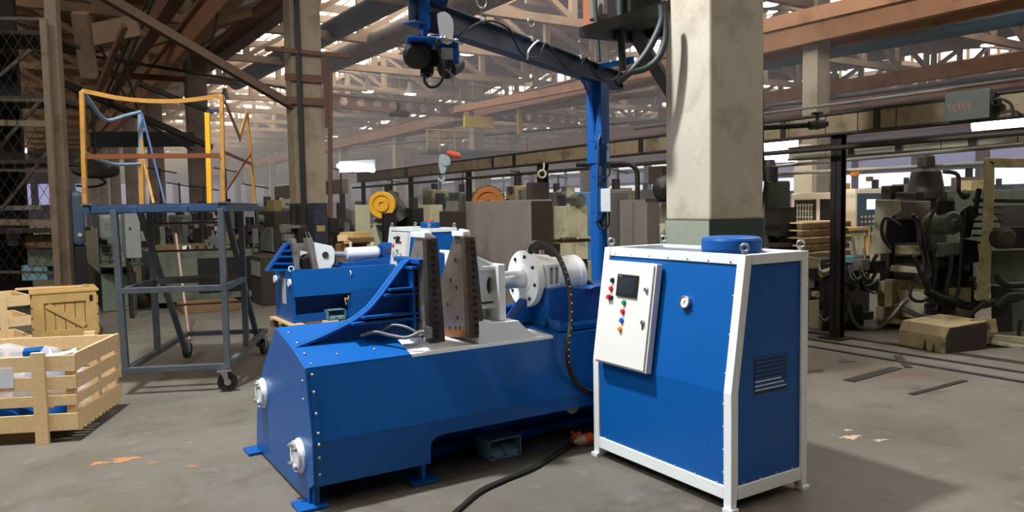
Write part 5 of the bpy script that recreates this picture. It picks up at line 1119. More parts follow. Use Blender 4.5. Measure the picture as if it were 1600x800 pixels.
for i, (x0, x1, yt, Y, m, lb) in enumerate([(230, 262, 348, 14, DARKB, 'dark machine seen through the left bay of the trolley'), (262, 300, 336, 16, MGREEN, 'greenish machine column seen behind the trolley ladder'), (300, 334, 345, 15, DARKB, 'dark machine behind the middle of the trolley'),
        (338, 372, 322, 17, MBEIGE2, 'beige machine behind the right legs of the trolley'), (372, 408, 352, 16, DARKB, 'dark machine right of the trolley legs'), (440, 480, 352, 13.6, DARKB, 'dark machine in front of the whitewashed column foot'), (515, 550, 342, 16, DARKB, 'dark machine right of the whitewashed column foot'),
        (590, 625, 300, 18, MGREEN, 'greenish machine behind the yellow wheel'), (660, 700, 296, 20, MBEIGE2, 'beige machine behind the left half of the duct'), (700, 745, 300, 22, MGREEN, 'greenish machine left of the toothed wheel'), (790, 830, 290, 18, MBEIGE2, 'beige machine between toothed wheel and duct post'), (850, 890, 300, 20, MGREY, 'grey machine behind the yellow milling machine'), (940, 985, 296, 17, MGREY, 'grey machine behind the cabinets right of the jib')]):
    t, w, d, h = cab('machine_tool', lb, 'machine', x0, x1, yt, .4, Y, m, bev=.03)
    rr = random.Random(i); g = G(); g.box(w*.1, -.25, h*.3, w*.7, 0, h*.5); g.obj('table', STEELD, t); g = G(); g.box(w*.2, -.15, h*.7, w*.6, .0, h*.95); g.cyl((w*.4, -.1, h*.7), (w*.4, -.1, h*.55), .06, n=10); g.obj('spindle_head', [MGREEN, MGREY, DARK][i % 3], t)
    g = G(); g.cyl((w*.8, 0, h*.8), (w*.8, -.04, h*.8), .08, n=12); g.obj('hand_wheel', DARK, t); g = G(); g.box(-.02, d*.2, h*.5, 0, d*.6, h*.75); g.obj('control_panel', [DARK, MPALE][i % 2], t)
    g = G(); g.cyl((w*.5, d*.5, h), (w*.5, d*.5, h+rr.uniform(.1, .4)), .09, n=12); g.obj('motor', DARK, t)
    g = G()
    for q in range(16):
        s = rr.uniform(.04, .16); cx, cy, cz = (rr.uniform(0, w), -.08, rr.uniform(.3, h)) if q % 2 else (-.08, rr.uniform(0, d), rr.uniform(.3, h))
        if q % 3: g.cb((cx, cy, cz), (s*1.3, s, s*rr.uniform(.4, 1.6)), rr.uniform(-20, 20))
        else: g.cyl((cx, cy, cz), (cx+s, cy, cz+.02), s*.5, n=8)
    for q in range(4): x = rr.uniform(0, w); g.tube([(x, -.05, h*.9), (x+.1, -.15, h*.6), (x+rr.uniform(-.2, .2), -.12, h*.35)], .015, 6, 4)
    g.obj('fitting_set', [DARK, DARKB, MGREY][i % 3], t, kind='stuff')
    g = G(); x = rr.uniform(.1, w-.05); hh_ = rr.uniform(.3, 1.1); g.cyl((x, d*.3, h), (x, d*.3, h+hh_), .018, n=6); g.cyl((x-.25, d*.3, h+hh_), (x+.3, d*.3, h+hh_-.1), .014, n=6); g.obj('lamp_arm', DARK, t)
# machines further back, rows on both sides of the aisle
rr = random.Random(3); k = 0; cnt = {}; ORD = ['first', 'second', 'third', 'fourth', 'fifth', 'sixth', 'seventh', 'eighth', 'ninth', 'tenth']
for (px, Y) in [(400, 30), (432, 36), (545, 34), (575, 42), (660, 44), (690, 34), (730, 50), (770, 38), (800, 46), (828, 33), (876, 42), (970, 34), (1010, 44), (1215, 36), (1255, 46), (1330, 40), (1380, 34), (1430, 44), (1480, 38), (1530, 32), (1580, 42)]:
    hh = rr.uniform(1.5, 2.5); P = at_y(px, 330, Y); w, d = rr.uniform(1.6, 2.6), rr.uniform(1.2, 2)
    place = ('left of the whitewashed column' if px < 480 else 'between whitewashed column and jib crane' if px < 900 else 'between jib crane and near column' if px < 1100 else 'beyond the machines on the right')
    cnt[place] = cnt.get(place, 0)+1
    t = thing('distant_machine', ['green', 'cream', 'grey', 'beige'][k % 4]+' far machine, '+ORD[cnt[place]-1]+' of those '+place, 'machine', (P.x, P.y, 0), YW, 'distant machine tools '+place)
    g = G(); g.box(0, 0, 0, w, d, hh*.55); g.box(w*.1, d*.2, hh*.55, w*.5, d*.8, hh); g.box(w*.5, d*.3, hh*.75, w*.85, d*.7, hh*.95); g.obj('body', [MGREEN, MPALE, MGREY, MBEIGE2][k % 4], t); g = G(); g.box(-.03, d*.2, hh*.3, 0, d*.5, hh*.5); g.obj('control_panel', DARK, t); g = G(); g.cyl((w*.3, d*.5, hh), (w*.3, d*.5, hh+.4), .15, n=10); g.obj('motor', DARK, t); k += 1
# ================================================================ CRANE HOOK
P = at_y(704, 262, 15); hk = thing('crane_hook', 'white crane hook block with a red cap hanging in the middle distance', 'hook', P, 0)
q = lambda x, y, dy=0: loc_in(hk, at_y(x, y, 15+dy))
g = G(); v = [q(*p, -.12) for p in ((686, 243), (692, 240), (702, 245), (704, 256), (698, 262), (695, 271), (688, 271), (685, 258))]+[q(*p, .12) for p in ((686, 243), (692, 240), (702, 245), (704, 256), (698, 262), (695, 271), (688, 271), (685, 258))]
g.add(v, [(i, (i+1) % 8, (i+1) % 8+8, i+8) for i in range(8)]+[tuple(range(8))[::-1], tuple(range(8, 16))]); g.cyl(q(697, 252, -.16), q(697, 252, .16), .09, n=16); g.obj('pulley_block', mat('pale_blue_white', '#A8BCC0', .4), hk, .01)
g = G(); g.lathe(q(698, 238), q(720, 245)-q(698, 238), [(0, .001), (0, .03), (.03, .055), (.2, .065), (.28, .05), (.3, .001)], 16); g.obj('red_cap', ORANGE, hk)
g = G(); g.tube([q(691, 270), q(692, 274), q(694, 279), q(691, 283), q(686, 281), q(685, 277)], .03, 8, 4); g.obj('hook', mat('pale_blue_white', '#A8BCC0'), hk)
g = G(); g.cyl(q(709, 240), q(707, 0), .007, n=6); g.obj('rope', MGREY, hk)
g = G(); g.lathe(q(708, 243), (1, 0, -.1), [(0, .05), (.15, .05), (.15, .001)], 10); g.obj('bracket', MGREY, hk)
P = at_y(850, 265, 12.2); hk2 = thing('hook_coil', 'small white hook hanging under the duct left of the jib post', 'hook', P, 0); q = lambda x, y: loc_in(hk2, at_y(x, y, 12.2))
g = G(); g.ring(q(847, 272), (0, 1, 0), .06, .018); g.tube([q(849, 266), q(850, 262), q(850, 254)], .018, 6); g.obj('hook', MPALE, hk2)
# distant projector box under the crane bridge
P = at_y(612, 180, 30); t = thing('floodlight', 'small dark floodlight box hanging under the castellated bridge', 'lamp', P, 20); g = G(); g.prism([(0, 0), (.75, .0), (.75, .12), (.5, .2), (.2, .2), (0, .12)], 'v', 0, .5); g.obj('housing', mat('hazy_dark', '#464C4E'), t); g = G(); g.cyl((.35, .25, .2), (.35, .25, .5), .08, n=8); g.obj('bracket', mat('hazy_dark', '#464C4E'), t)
# ================================================================ PANEL PLATFORM AT THE TOP BESIDE THE NEAR COLUMN
t = thing('service_platform', 'dark steel service platform with hoses jutting left of the near column top', 'platform', at_y(1048, 20, 6.9), 0)
q = lambda x, y, Y=6.6: loc_in(t, at_y(x, y, Y))
g = G(); g.bar(q(912, 50, 6.3), q(1072, 0, 6.9), .09, .09); g.bar(q(912, 50, 6.3), q(985, 60, 7.6), .08, .08); g.bar(q(985, 60, 7.6), q(1060, 45, 7.6), .08, .08); g.bar(q(1000, 22, 6.6), q(1045, 20, 7.4), .08, .08); g.obj('frame', DARK, t)
g = G(); v = [q(914, 46, 6.35), q(1060, 0, 6.85), q(1062, 38, 7.6), q(985, 52, 7.6)]; g.add(v+[p+Vector((0, 0, .02)) for p in v], [(0, 1, 2, 3), (7, 6, 5, 4), (0, 4, 5, 1), (1, 5, 6, 2), (2, 6, 7, 3), (3, 7, 4, 0)]); g.obj('deck', DARK, t)
for x0, y0, x1, y1, r in [(928, -20, 936, 96, .02), (967, -20, 973, 110, .035)]: g = G(); g.tube([q(x0, y0, 7.0), q(x1, y1, 7.0)], r, 8); g.obj('hanger_pipe', mat('dark_grey_pipe', '#3E4444', .5, .3), t)
g = G(); g.bar(q(978, 30, 7.4), q(1068, 175, 8.0), .15, .05); g.obj('diagonal_brace', mat('grimy_steel_strip', '#5A5850', .6, .3), t)
for pp in ([(1033, 8), (1034, 30), (1025, 55), (1008, 85), (985, 112), (965, 128)], [(1038, 20), (1040, 55), (1034, 80), (1022, 98), (1005, 108), (985, 112)]): g = G(); g.tube([q(*p, 6.5) for p in pp], .032, 10, 5); g.obj('armoured_hose', mat('dark_grey_pipe', '#3E4444'), t)
g = G(); g.bar(q(990, 110, 6.5), q(1008, 98, 6.5), .05, .07); g.obj('hose_joint', DARK, t)
g = G(); g.box(*(0, 0, 0), 0, 0, 0) if False else g.cb(q(990, 12, 7.2)+Vector((0, 0, .1)), (.35, .35, .45), 30); g.obj('transformer', DARK, t)
g = G(); a, b = q(911, -25, 7.6), q(921, 44, 7.6); g.cb((a+b)/2, (abs(b.x-a.x), .06, abs(a.z-b.z)), 0); g.obj('red_primer_plate', mat('red_primer', '#B06A4C', .7), t)
g = G(); a, b = q(936, -25, 7.9), q(958, 30, 7.9); g.cb((a+b)/2, (.3, .3, abs(a.z-b.z)), 30); g.obj('grey_cabinet', MGREY, t, .01)
# ================================================================ MACHINES ON THE RIGHT
# bright machining centre far back
t, w, d, h = cab('machining_centre', 'bright white enclosed machining centre with a lit control panel beyond the post', 'machine', 1236, 1368, 300, .62, 13.5)
g = G(); g.box(0, 0, 0, w, d, h); g.obj('enclosure', MWHITE, t, .01)
g = G(); g.box(-.02, .1, .95, -.002, d*.42, h-.12); g.obj('dark_window', DARK, t)
g = G(); g.box(-.02, d*.5, .9, -.002, d*.92, h-.12); gr = g.obj('dark_window', DARKB, t)
g = G()
for k in range(6): g.box(-.03, d*.55, 1.05+k*.11, -.02, d*.88, 1.07+k*.11); g.box(-.03, d*.57+k*d*.055, 1.02, -.02, d*.57+.02+k*d*.055, h-.2)
g.obj('grille', MPALE, gr)
g = G(); g.box(w*.05, -.2, .95, w*.98, .0, h+.05); pa = g.obj('control_pendant', MWHITE, t, .01); g = G(); g.box(w*.1, -.21, 1.0, w*.9, -.201, h-.03); g.obj('dark_fascia', SLATE, pa); g = G(); g.box(w*.38, -.215, h-.32, w*.66, -.211, h-.14); g.obj('lit_screen', CNCL, pa)
g = G()
for r in range(3):
    for c in range(5): g.box(w*.2+c*w*.12, -.216, 1.08+r*.09, w*.26+c*w*.12, -.211, 1.12+r*.09)
g.obj('key_set', MPALE, pa, kind='stuff')
area_lamp('centre_area_light', t.location+Vector((-1.2, -1.5, 3.0)), t.location+Vector((0, 0, 1)), .6, 40, (1, .9, .72))  # area lamp without a fitting, aimed at the machining centre
t, w, d, h = cab('work_table', 'pale table with wooden laths in front of the machining centre', 'table', 1228, 1360, 360, .2, 12.2)
g = G(); g.box(0, 0, h-.05, w, d+.3, h); g.obj('table_top', mat('wood_table', '#A88A5C', .7), t)
g = G(); g.box(.05, .05, .1, w*.45, .1, h-.08); g.box(w*.5, .05, .1, w*.95, .1, h-.08); g.obj('front_sheet', MPALE, t)
for x in (0, w*.47, w-.05): g = G(); g.box(x, 0, 0, x+.05, .05, h-.05); g.obj('leg', WOODX, t)
for k in range(4): tt = thing('lath', ORDN[k]+' wooden lath from the left on the pale table by the machining centre', 'lath', t.location+Uv*(.1+k*.1)+Av*(.1+k*.05)+Vector((0, 0, h+.002)), YW+[4, -6, 10, 2][k], 'laths on the pale table'); g = G(); g.box(0, 0, 0, w*.55, .04, .05); g.obj('lath_body', WOODX, tt)
t, w, d, h = cab('steel_column_rack', 'white and orange upright panel left of the dark riveted post', 'panel', 1240, 1268, 225, .4, 15.5, None); g = G(); g.box(0, 0, 1.5, w, d, h); g.obj('panel_sheet', MWHITE, t)
for i, (x, y, s) in enumerate([(1337, 275, .12), (1322, 296, .14), (1360, 283, .1), (1350, 268, .1), (1322, 315, .1)]):
    t = thing('shelf_box', ['small orange box', 'larger tan box', 'small brown box', 'dark brown box', 'low tan box'][i]+' on the shelf right of the riveted post', 'box', at_y(x, y, 15), YW); g = G(); g.box(0, 0, 0, s, s, s*.9); g.obj('box_body', [mat('amber_box', '#D08030', .5), WOODX, WOODD][i % 3], t, .005)  # plain small boxes in amber, tan and brown colours
t, w, d, h = cab('shelf', 'dark shelf carrying small boxes above the machining centre', 'shelf', 1310, 1400, 298, .2, 15.3, None); g = G(); g.box(0, 0, h-.06, w, d+.2, h); g.box(0, 0, 0, .06, .06, h); g.box(w-.06, 0, 0, w, .06, h); g.obj('shelf_board', DARKB, t)
# pallet stack
t, w, d, h = cab('pallet_stack_base', 'dark pallet stand under the wooden pallets right of the cabinet', 'stand', 1240, 1330, 405, .15, 10.4, DARKB)
base = t.location
for k in range(5):
    pt = thing('wooden_pallet', ['lowest', 'second from the bottom', 'middle', 'second from the top', 'topmost'][k]+' orange-brown wooden pallet of the stack behind the riveted post', 'pallet', base+Vector((0, 0, h+k*.105)), YW+[0, 1, -1, 2, 0][k], 'stacked pallets')
    for q in range(3): g = G(); g.box(w*.0, d*0+q*.25, .0, w, .08+q*.25, .07); g.obj('stringer', WOODD, pt)
    for q in range(5): g = G(); g.box(q*w/5+.01, 0, .07, (q+1)*w/5-.02, .6, .088); g.obj('deck_board', WOODX if k % 2 else WOOD, pt)
# grey drilling machine by the column
t, w, d, h = cab('milling_machine', 'dark grey-green milling machine with a round motor right of the near column', 'machine', 1188, 1246, 282, .3, 10.6)
g = G(); g.box(0, 0, 0, w, d, .95); g.obj('base', MGREEN, t, .02); g = G(); g.box(.05, .1, .95, w*.95, d*.9, h); g.obj('column', mat('dark_green_grey', '#34382E', .5, .1, .2), t, .02)
g = G(); g.lathe((w*.35, .2, h), (0, 0, 1), [(0, .12), (.2, .12), (.22, .09), (.3, .07), (.3, .001)], 16); g.obj('motor', DARK, t); g = G(); g.box(w*.0, -.15, 1.1, w*.6, .1, 1.5); g.cyl((w*.3, -.05, 1.1), (w*.3, -.05, .98), .05); g.obj('head', DARK, t); g = G(); g.box(-.1, -.2, .95, w*.9, .05, 1.0); g.obj('table', STEELD, t)
# cream grinding machine (head with opening)
t, w, d, h = cab('grinding_machine', 'oily cream grinding machine with an open rounded head and many hoses', 'machine', 1366, 1500, 318, .25, 9.3)
gm = t; DZ = h
def q9(x, y, dy=0.): return loc_in(gm, at_y(x, y, 9.3+dy))
def poly9(name, pts, y0, y1, m, bev=.01, par=None):
    v = [q9(*p, y0) for p in pts]+[q9(*p, y1) for p in pts]; n = len(pts); g = G(); g.add(v, [(i, (i+1) % n, (i+1) % n+n, i+n) for i in range(n)]+[tuple(range(n))[::-1], tuple(range(n, 2*n))]); return g.obj(name, m, par or gm, bev)
hd = poly9('head', [(1368, 312), (1406, 312), (1408, 330), (1386, 344), (1382, 372), (1394, 395), (1366, 398), (1362, 370), (1366, 345)], -.1, .6, mat('grey_cream_paint', '#96937C', .5, dirt='#5A5440', damt=.3))
poly9('head_panel', [(1406, 314), (1454, 314), (1454, 342), (1408, 342)], .1, .5, mat('brown_grey_panel', '#5C564A', .6), .01)
poly9('dark_opening', [(1386, 344), (1430, 342), (1434, 378), (1384, 382)], .15, .5, BLACK)
poly9('table_block', [(1400, 384), (1440, 384), (1442, 398), (1398, 398)], -.15, .3, MBEIGE); poly9('slide', [(1398, 400), (1444, 400), (1444, 412), (1396, 412)], -.1, .4, DARK); poly9('slide_rail', [(1392, 414), (1442, 418), (1442, 428), (1390, 424)], -.15, .3, MPALE)
poly9('base', [(1370, 440), (1396, 436), (1452, 440), (1456, 510), (1372, 506)], .0, .8, MBEIGE); poly9('base_plate', [(1402, 452), (1448, 458), (1448, 500), (1410, 494)], -.06, -.02, MPALE, .004)
poly9('bracket', [(1382, 436), (1394, 436), (1394, 480), (1382, 480)], -.2, .0, MPALE)
poly9('lower_beam', [(1384, 496), (1456, 506), (1456, 514), (1384, 504)], -.2, .2, MPALE)
g = G(); g.lathe(q9(1452, 350, .1), (-.4, -.9, 0), [(0, .001), (0, .12), (.2, .13), (.3, .1), (.32, .001)], 20); g.obj('pale_motor', MBEIGE2, gm)
for i, pp in enumerate([[(1406, 352), (1386, 340), (1378, 352), (1380, 372), (1392, 388)], [(1426, 335), (1436, 355), (1440, 385), (1444, 410), (1440, 440)], [(1432, 340), (1444, 370), (1450, 400), (1458, 440)], [(1424, 446), (1422, 462), (1430, 470), (1444, 470), (1452, 462)], [(1340, 510), (1360, 516), (1380, 508), (1396, 492), (1410, 474), (1418, 468)], [(1400, 476), (1420, 484), (1436, 492), (1452, 494)], [(1402, 480), (1420, 488), (1438, 497), (1452, 498)], [(1350, 440), (1352, 450), (1366, 458), (1372, 452)], [(1325, 470), (1330, 495), (1345, 512), (1362, 512)], [(1370, 398), (1364, 410), (1368, 425), (1360, 440)]]):
    g = G(); g.tube([q9(*p, -.25) for p in pp], [.02, .024, .024, .02, .03, .02, .02, .014, .026, .022][i], 8, 5); g.obj('hose', mat('greasy_hose', '#4E4A40', .45) if i in (4, 5, 6, 7, 8) else RUBBER, gm)
# greasy clutter machine left part
t, w, d, h = cab('transfer_machine', 'dark greasy transfer machine bed with pale blocks right of the white-framed cabinet', 'machine', 1262, 1372, 402, .15, 9.6)
gm = t
def q9(x, y, dy=0.): return loc_in(gm, at_y(x, y, 9.6+dy))
g = G(); g.box(0, .1, 0, w, .9, h*.95); g.obj('bed', DARK, t, .02)
poly9('pale_block', [(1264, 470), (1280, 468), (1280, 514), (1264, 512)], -.9, -.6, MPALE); poly9('pale_block', [(1264, 400), (1282, 404), (1284, 440), (1264, 436)], -.4, .0, MBEIGE); poly9('upright', [(1286, 412), (1306, 410), (1306, 520), (1284, 520)], -.5, .0, DARKB)
poly9('valve_block', [(1312, 446), (1330, 444), (1332, 454), (1314, 456)], -.5, -.2, MPALE); poly9('pump', [(1316, 470), (1348, 472), (1350, 520), (1314, 520)], -.5, .1, DARK, .04); poly9('pale_block', [(1368, 478), (1382, 480), (1380, 500), (1368, 498)], -.6, -.4, MPALE)
for i, (x, y, x2, y2) in enumerate([(1332, 372, 1336, 410), (1350, 388, 1352, 408)]): g = G(); g.cyl(q9(x, y, -.4), q9(x2, y2, -.4), .018, n=8); g.obj('chrome_rod', ZINC, t)
g = G(); g.cyl(q9(1328, 400, -.4), q9(1328, 410, -.4), .07, n=14); g.obj('blue_cup', PEDAL, t)
rr = random.Random(9)
for k in range(26):
    x, y = rr.uniform(1266, 1366), rr.uniform(405, 505); c = q9(x, y, rr.uniform(-.6, -.1)); s = rr.uniform(.05, .15)
    g = G()
    if k % 3: g.cb(c, (s*1.5, s, s), rr.uniform(-30, 30))
    else: g.cyl(c, c+Vector((s*1.4, -.05, rr.uniform(-.05, .05))), s*.45, n=10)
    g.obj('fitting', [DARK, DARKB, MGREY, MBEIGE, DARK, STEELD, DARKB][k % 7], t)
for k in range(9):
    x, y = rr.uniform(1270, 1350), rr.uniform(410, 480); g = G(); g.tube([q9(x, y, -.5), q9(x+rr.uniform(0, 15), y+rr.uniform(10, 30), -.7), q9(x+rr.uniform(10, 35), y+rr.uniform(0, 30), -.6)], .016, 6, 5); g.obj('hose', RUBBER if k % 3 else mat('greasy_hose', '#4E4A40'), t)
# vertical spindle machine in the middle, dark
t, w, d, h = cab('spindle_machine', 'black greasy vertical spindle machine behind the cream grinding machine', 'machine', 1440, 1530, 330, .3, 9.0)
gm = t
def q9(x, y, dy=0.): return loc_in(gm, at_y(x, y, 9.0+dy))
poly9('column', [(1448, 390), (1520, 385), (1524, 520), (1450, 520)], .2, .8, DARK, .03)
g = G(); g.lathe(q9(1477, 335), (0, 0, 1), [(0, .001), (0, .09), (.02, .1), (.16, .1), (.2, .08), (.2, .001)], 20); g.obj('top_motor', DARK, t)
g = G(); g.lathe(q9(1478, 348), (-.3, -.95, 0), [(-.2, .001), (-.2, .13), (.1, .14), (.12, .12), (.12, .05), (.16, .04), (.16, .001)], 24); g.obj('spindle_head', MGREEN, t)
poly9('head_bracket', [(1462, 335), (1505, 335), (1508, 352), (1496, 365), (1466, 362)], .0, .4, MGREEN, .02); poly9('dark_arm', [(1500, 330), (1518, 318), (1524, 340), (1516, 372), (1500, 372)], .0, .3, DARK, .02)
poly9('work_head', [(1462, 380), (1500, 378), (1502, 398), (1466, 402)], -.2, .1, MGREEN, .02); poly9('drive_box', [(1504, 372), (1528, 376), (1530, 410), (1502, 412)], -.1, .3, BLACK, .02)
poly9('sump_box', [(1480, 450), (1518, 448), (1516, 520), (1480, 515)], -.1, .3, MBEIGE, .006)
for pp, r in [([(1462, 325), (1452, 345), (1450, 370), (1458, 395), (1462, 425), (1458, 455)], .022), ([(1488, 400), (1484, 430), (1478, 455), (1484, 475)], .028), ([(1448, 455), (1470, 465), (1490, 470), (1512, 478), (1540, 475), (1565, 468), (1590, 466)], .05), ([(1510, 325), (1504, 370), (1500, 420), (1497, 455), (1486, 470)], .02), ([(1428, 400), (1440, 430), (1455, 460), (1475, 478)], .025), ([(1523, 340), (1527, 310), (1530, 295)], .03)]:
    g = G(); g.tube([q9(*p, -.3) for p in pp], r, 8, 5); g.obj('hose', RUBBER, t)
rr = random.Random(21)
for k in range(18):
    x, y = rr.uniform(1448, 1520), rr.uniform(395, 500); c = q9(x, y, rr.uniform(-.2, .15)); s = rr.uniform(.05, .14); g = G(); (g.cb(c, (s*1.4, s, s*.8), rr.uniform(-40, 40)) if k % 2 else g.cyl(c, c+Vector((s, -.08, 0)), s*.5, n=10)); g.obj('fitting', [DARK, DARKB, MGREEN, DARK][k % 4], t)
# tank in front
a = at_z(1404, 539, 0); b = at_z(1476, 553, 0); rot = math.degrees(atan2(b.y-a.y, b.x-a.x)); L = hypot(b.x-a.x, b.y-a.y)
t = thing('coolant_tank', 'oily beige folded sheet tank on the floor in front of the grinding machine', 'tank', a, rot)
sec = [(0, 0), (0, .17), (.06, .27), (.62, .30), (.62, 0)]
g = G(); g.prism([(y, z) for y, z in sec], 'u', 0, L); g.obj('tank_shell', MBEIGE2, t, .006)
g = G(); g.prism([(.02, .0), (.02, .17), (.07, .26), (.6, .28), (.6, 0)], 'u', L, L+.012); g.obj('end_plate', DARKB, t)
g = G(); g.prism([(L*.55, .0), (L*.62, .0), (L*.6, .11)], 'v', -.012, -.002); g.prism([(L*.74, .0), (L*.8, .0), (L*.78, .09)], 'v', -.012, -.002); g.obj('oil_streak', OIL, t)
# beige gantry frame machine, far right
t, w, d, h = cab('gantry_machine', 'beige framed machine with a tall post at the right edge', 'machine', 1508, 1640, 250, .1, 8.6)
gm = t
def q9(x, y, dy=0.): return loc_in(gm, at_y(x, y, 8.6+dy))
poly9('post', [(1537, 248), (1554, 252), (1554, 300), (1546, 470), (1524, 470), (1532, 380), (1537, 300)], -.05, .15, MBEIGE); poly9('top_beam', [(1537, 246), (1620, 248), (1620, 262), (1554, 262)], -.05, .15, MBEIGE)
poly9('crossbar', [(1520, 310), (1620, 312), (1620, 318), (1520, 316)], .2, .25, DARKB, .0)
poly9('rear_cabinet', [(1548, 320), (1640, 318), (1640, 356), (1565, 356)], .6, 1.0, mat('grey_panel', '#6C6C66', .6)); poly9('dark_box', [(1564, 354), (1640, 354), (1640, 388), (1562, 388)], .0, .5, BLACK)
poly9('side_panel', [(1548, 392), (1640, 390), (1640, 448), (1545, 444)], .2, .6, MGREEN); poly9('side_panel', [(1580, 450), (1640, 448), (1640, 530), (1582, 520)], .2, .6, MGREEN)
poly9('lower_body', [(1548, 446), (1582, 448), (1582, 530), (1550, 530)], .2, .6, DARKB)
poly9('stained_box', [(1516, 498), (1556, 498), (1560, 520), (1516, 522)], -.75, -.5, MBEIGE2, .006); poly9('stained_pedestal', [(1519, 522), (1534, 520), (1548, 545), (1548, 562), (1519, 558)], -.7, -.45, MPALE, .01)
poly9('track_beam', [(1548, 532), (1640, 545), (1640, 575), (1550, 562)], -.7, -.3, MPALE, .008); poly9('track_slot', [(1540, 536), (1640, 552), (1640, 556), (1540, 541)], -.74, -.71, DARK, 0); poly9('upper_track', [(1552, 522), (1640, 530), (1640, 545), (1548, 534)], -.5, .0, MPALE, .008)
g = G(); v = [q9(*p, -.756) for p in ((1526, 504), (1540, 500), (1546, 506), (1548, 516), (1540, 512), (1530, 511))]+[q9(*p, -.752) for p in ((1526, 504), (1540, 500), (1546, 506), (1548, 516), (1540, 512), (1530, 511))]; g.add(v, [tuple(range(6)), tuple(range(6, 12))]); g.obj('rust_stain', mat('brown_stain', '#7A4E2A', .7), t)
for k in range(6): 
    y = 322+k*11; poly9('rack_blade', [(1518, y), (1562, y+1), (1570, y+3), (1518, y+4)], -.02+.02*k, .3, DARK, 0)
for pp, r in [([(1555, 478), (1575, 462), (1600, 462), (1625, 470)], .05), ([(1595, 500), (1592, 520), (1600, 545)], .02), ([(1540, 470), (1530, 480), (1518, 490), (1510, 505), (1516, 520)], .03), ([(1556, 430), (1575, 445), (1640, 440)], .04)]: g = G(); g.tube([q9(*p, -.2) for p in pp], r, 8, 5); g.obj('hose', RUBBER, t)
g = G(); g.lathe(q9(1560, 372, -.1), (-.4, -.9, 0), [(0, .001), (0, .12), (.12, .12), (.14, .08), (.14, .001)], 18); g.obj('pulley', DARKB, t)
# tall grey wall panel and big dark bell housing behind
t, w, d, h = cab('machine_guard', 'wide grey-green sheet enclosure behind the black spindle machine', 'machine', 1412, 1660, 298, .12, 11.4, MGREEN)
t, w, d, h = cab('spindle_machine', 'tall dark bell-shaped machine head behind the lower duct', 'machine', 1398, 1480, 300, .4, 10.9, DARK)
g = G(); g.lathe((w*.5, d*.3, h-.1), (0, 0, 1), [(0, .25), (.1, .25), (.4, .2), (.45, .12), (.62, .11), (.65, .07), (.9, .05), (.9, .001)], 24); g.obj('bell_housing', DARK, t)
g = G(); g.tube([(w*.5+.3, 0, h+.3), (w*.5+.5, -.1, h+.25), (w*.5+.55, -.1, h), (w*.5+.7, -.1, h-.05)], .03, 8, 5); g.ball((w*.5+.72, -.1, h-.05), .08, 10); g.obj('hose', DARK, t)
t, w, d, h = cab('spindle_machine', 'dark machine block left of the bell-shaped head', 'machine', 1376, 1412, 290, .4, 11.2, DARK)
t, w, d, h = cab('electric_cabinet', 'tan cabinet top seen between the ducts far right', 'cabinet', 1500, 1542, 282, .4, 12.5, MBEIGE2)
# thin drop pipe beside the near column
t = thing('drop_cable', 'black cable hanging down right of the near column', 'cable', at_y(1192, 300, 6.9), 0); q = lambda x, y: loc_in(t, at_y(x, y, 6.9))
g = G(); g.tube([q(1190, -10), q(1192, 240), q(1196, 280), q(1190, 330), q(1186, 372)], .012, 6, 4); g.obj('cable_run', RUBBER, t)
# ================================================================ WIRE CAGE AT THE LEFT
P0 = at_y(88, 430, 11.6); P0.z = 0
cg = thing('wire_cage', 'tall dark wire mesh cage with beige steel frame at the left edge', 'cage', P0, 6)
CH_ = 6.5
q = lambda x, y, Y=11.6: loc_in(cg, at_y(x, y, Y))
def cpost(name, x0, y0, x1, y1, w, m, Y=11.6): g = G(); a, b = q(x0, y0, Y), q(x1, y1, Y); g.bar(a, b, w, w*.8, (0, 1, 0)); return g.obj(name, m, cg)
FR_ = mat('beige_cage_frame', '#6B5B48', .6, 0, .2, 5, dirt='#473A2E', damt=.3)
FRD = mat('dark_cage_frame', '#4A4034', .6, 0, .2, 5)
cpost('frame_post', 80, -10, 106, 445, .17, FR_); cpost('frame_post', 68, 30, 92, 445, .09, FR_, 11.4)
cpost('frame_post', -60, 0, -40, 445, .1, FRD)
for y, w in ((28, .05), (155, .05), (190, .09), (265, .04), (346, .09), (424, .04)): cpost('frame_bar', -80, y, 70+(y/22), y+(2 if y != 190 else 4), w, FR_ if w > .06 else FRD)
cpost('diagonal_bar', 0, 118, 48, 78, .05, FRD); cpost('diagonal_bar', 0, 330, 75, 238, .05, FRD, 12); cpost('diagonal_bar', -10, 240, 70, 150, .05, FRD, 12)
g = G(); a0, a1 = q(-80, 30), q(70, 30); w = a1.x-a0.x; z1 = q(40, 30).z
for k in range(-20, 40):
    xa = a0.x+k*.16
    for s in (1, -1):
        p, r = Vector((xa, .0, .6)), Vector((xa+s*(z1-.6)*.6, .0, z1))
        # clip to the bay
        lo, hi = 0., 1.
        dx = r.x-p.x
        for lim, sg in ((a0.x, 1), (a1.x+.1, -1)):
            t_ = (lim-p.x)/dx
            if (dx > 0) == (sg > 0): lo = max(lo, t_)
            else: hi = min(hi, t_)
        if hi > lo: g.bar(p.lerp(r, lo), p.lerp(r, hi), .006, .006)
g.obj('wire_mesh', mat('dark_wire', '#2C2824', .6, .4), cg, kind='stuff')
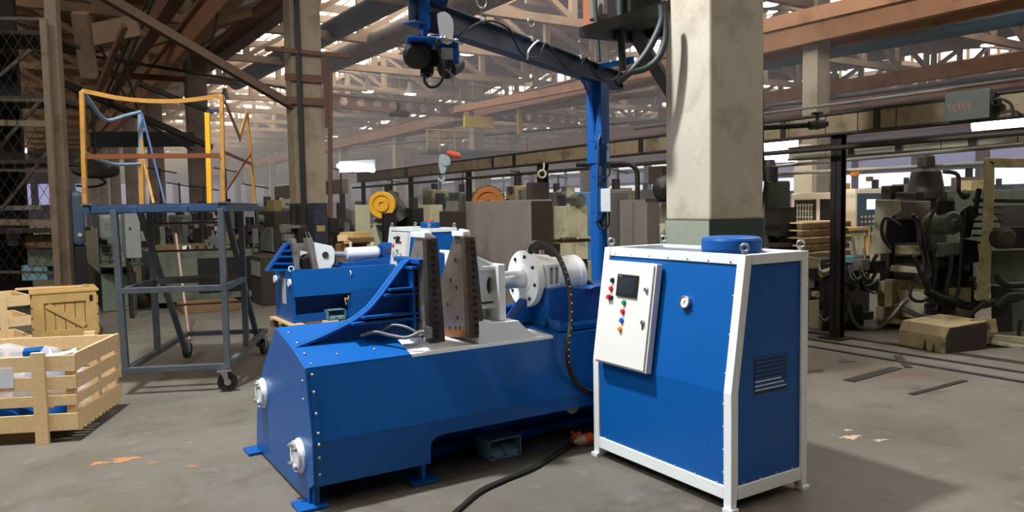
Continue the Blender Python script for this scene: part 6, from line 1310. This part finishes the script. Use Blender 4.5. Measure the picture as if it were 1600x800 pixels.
g = G(); g.box(-6, 1.6, 0, -1.2, 1.7, 6.5); g.obj('back_sheet', mat('black_interior_shade', '#1C1815', .9), cg)  # black sheet stands for the shade inside the cage
for z in (1.3, 2.4, 3.4, 4.4): g = G(); g.box(-6, .4, z, -.1, 1.5, z+.06); g.obj('shelf_board', DARKB, cg)
for i, (x0, y0, x1, y1, m, lb) in enumerate([(33, 415, 72, 438, PEDAL, 'faded blue box low inside the wire cage'), (42, 390, 84, 416, MGREEN, 'dark green box inside the wire cage above the blue one'), (38, 368, 84, 388, WOODD, 'dark brown box inside the wire cage on top'), (8, 358, 28, 384, MGREY, 'crumpled grey sack inside the wire cage'), (-10, 322, 60, 328, MGREY, 'pale metal bar lying inside the wire cage')]):
    a, b = at_y(x0, y0, 12.1), at_y(x1, y1, 12.1); t = thing(['storage_box', 'storage_box', 'storage_box', 'sack', 'metal_bar'][i], lb, ['box', 'box', 'box', 'sack', 'bar'][i], (a.x, 12.1, b.z), 6); g = G(); g.box(0, 0, 0, b.x-a.x, .5, a.z-b.z); g.obj('body', m, t, .03 if i == 3 else .008)
# ceiling grime: cables and brackets hung under the roof at the left
t = thing('hanging_cables', 'bunch of dark cables slung under the roof behind the yellow railing', 'cable', at_y(200, 60, 18), 0); q = lambda x, y, Y=18: loc_in(t, at_y(x, y, Y))
for pp in ([(95, 130), (130, 150), (180, 165), (300, 235)], [(150, 60), (180, 120), (200, 160)], [(180, 40), (195, 100), (215, 170)], [(230, 0), (190, 90), (160, 160)], [(240, 0), (200, 95), (170, 170)], [(120, 290), (145, 292), (165, 285), (150, 275)], [(340, 20), (330, 60), (300, 80), (295, 110)]):
    g = G(); g.tube([q(*p) for p in pp], .03, 6, 5); g.obj('cable_run', DARK, t)
t = thing('fan_lamp', 'dark round fan unit seen through the yellow railing', 'fan', at_y(150, 268, 16), 0); g = G(); g.lathe((0, 0, 0), (.2, -.3, .9), [(0, .45), (.06, .45), (.12, .3), (.25, .15), (.25, .001)], 24); g.obj('fan_housing', DARK, t); g = G(); g.tube([(0, 0, .2), (0, 0, 1.6)], .03, 6); g.obj('hanger', DARK, t)
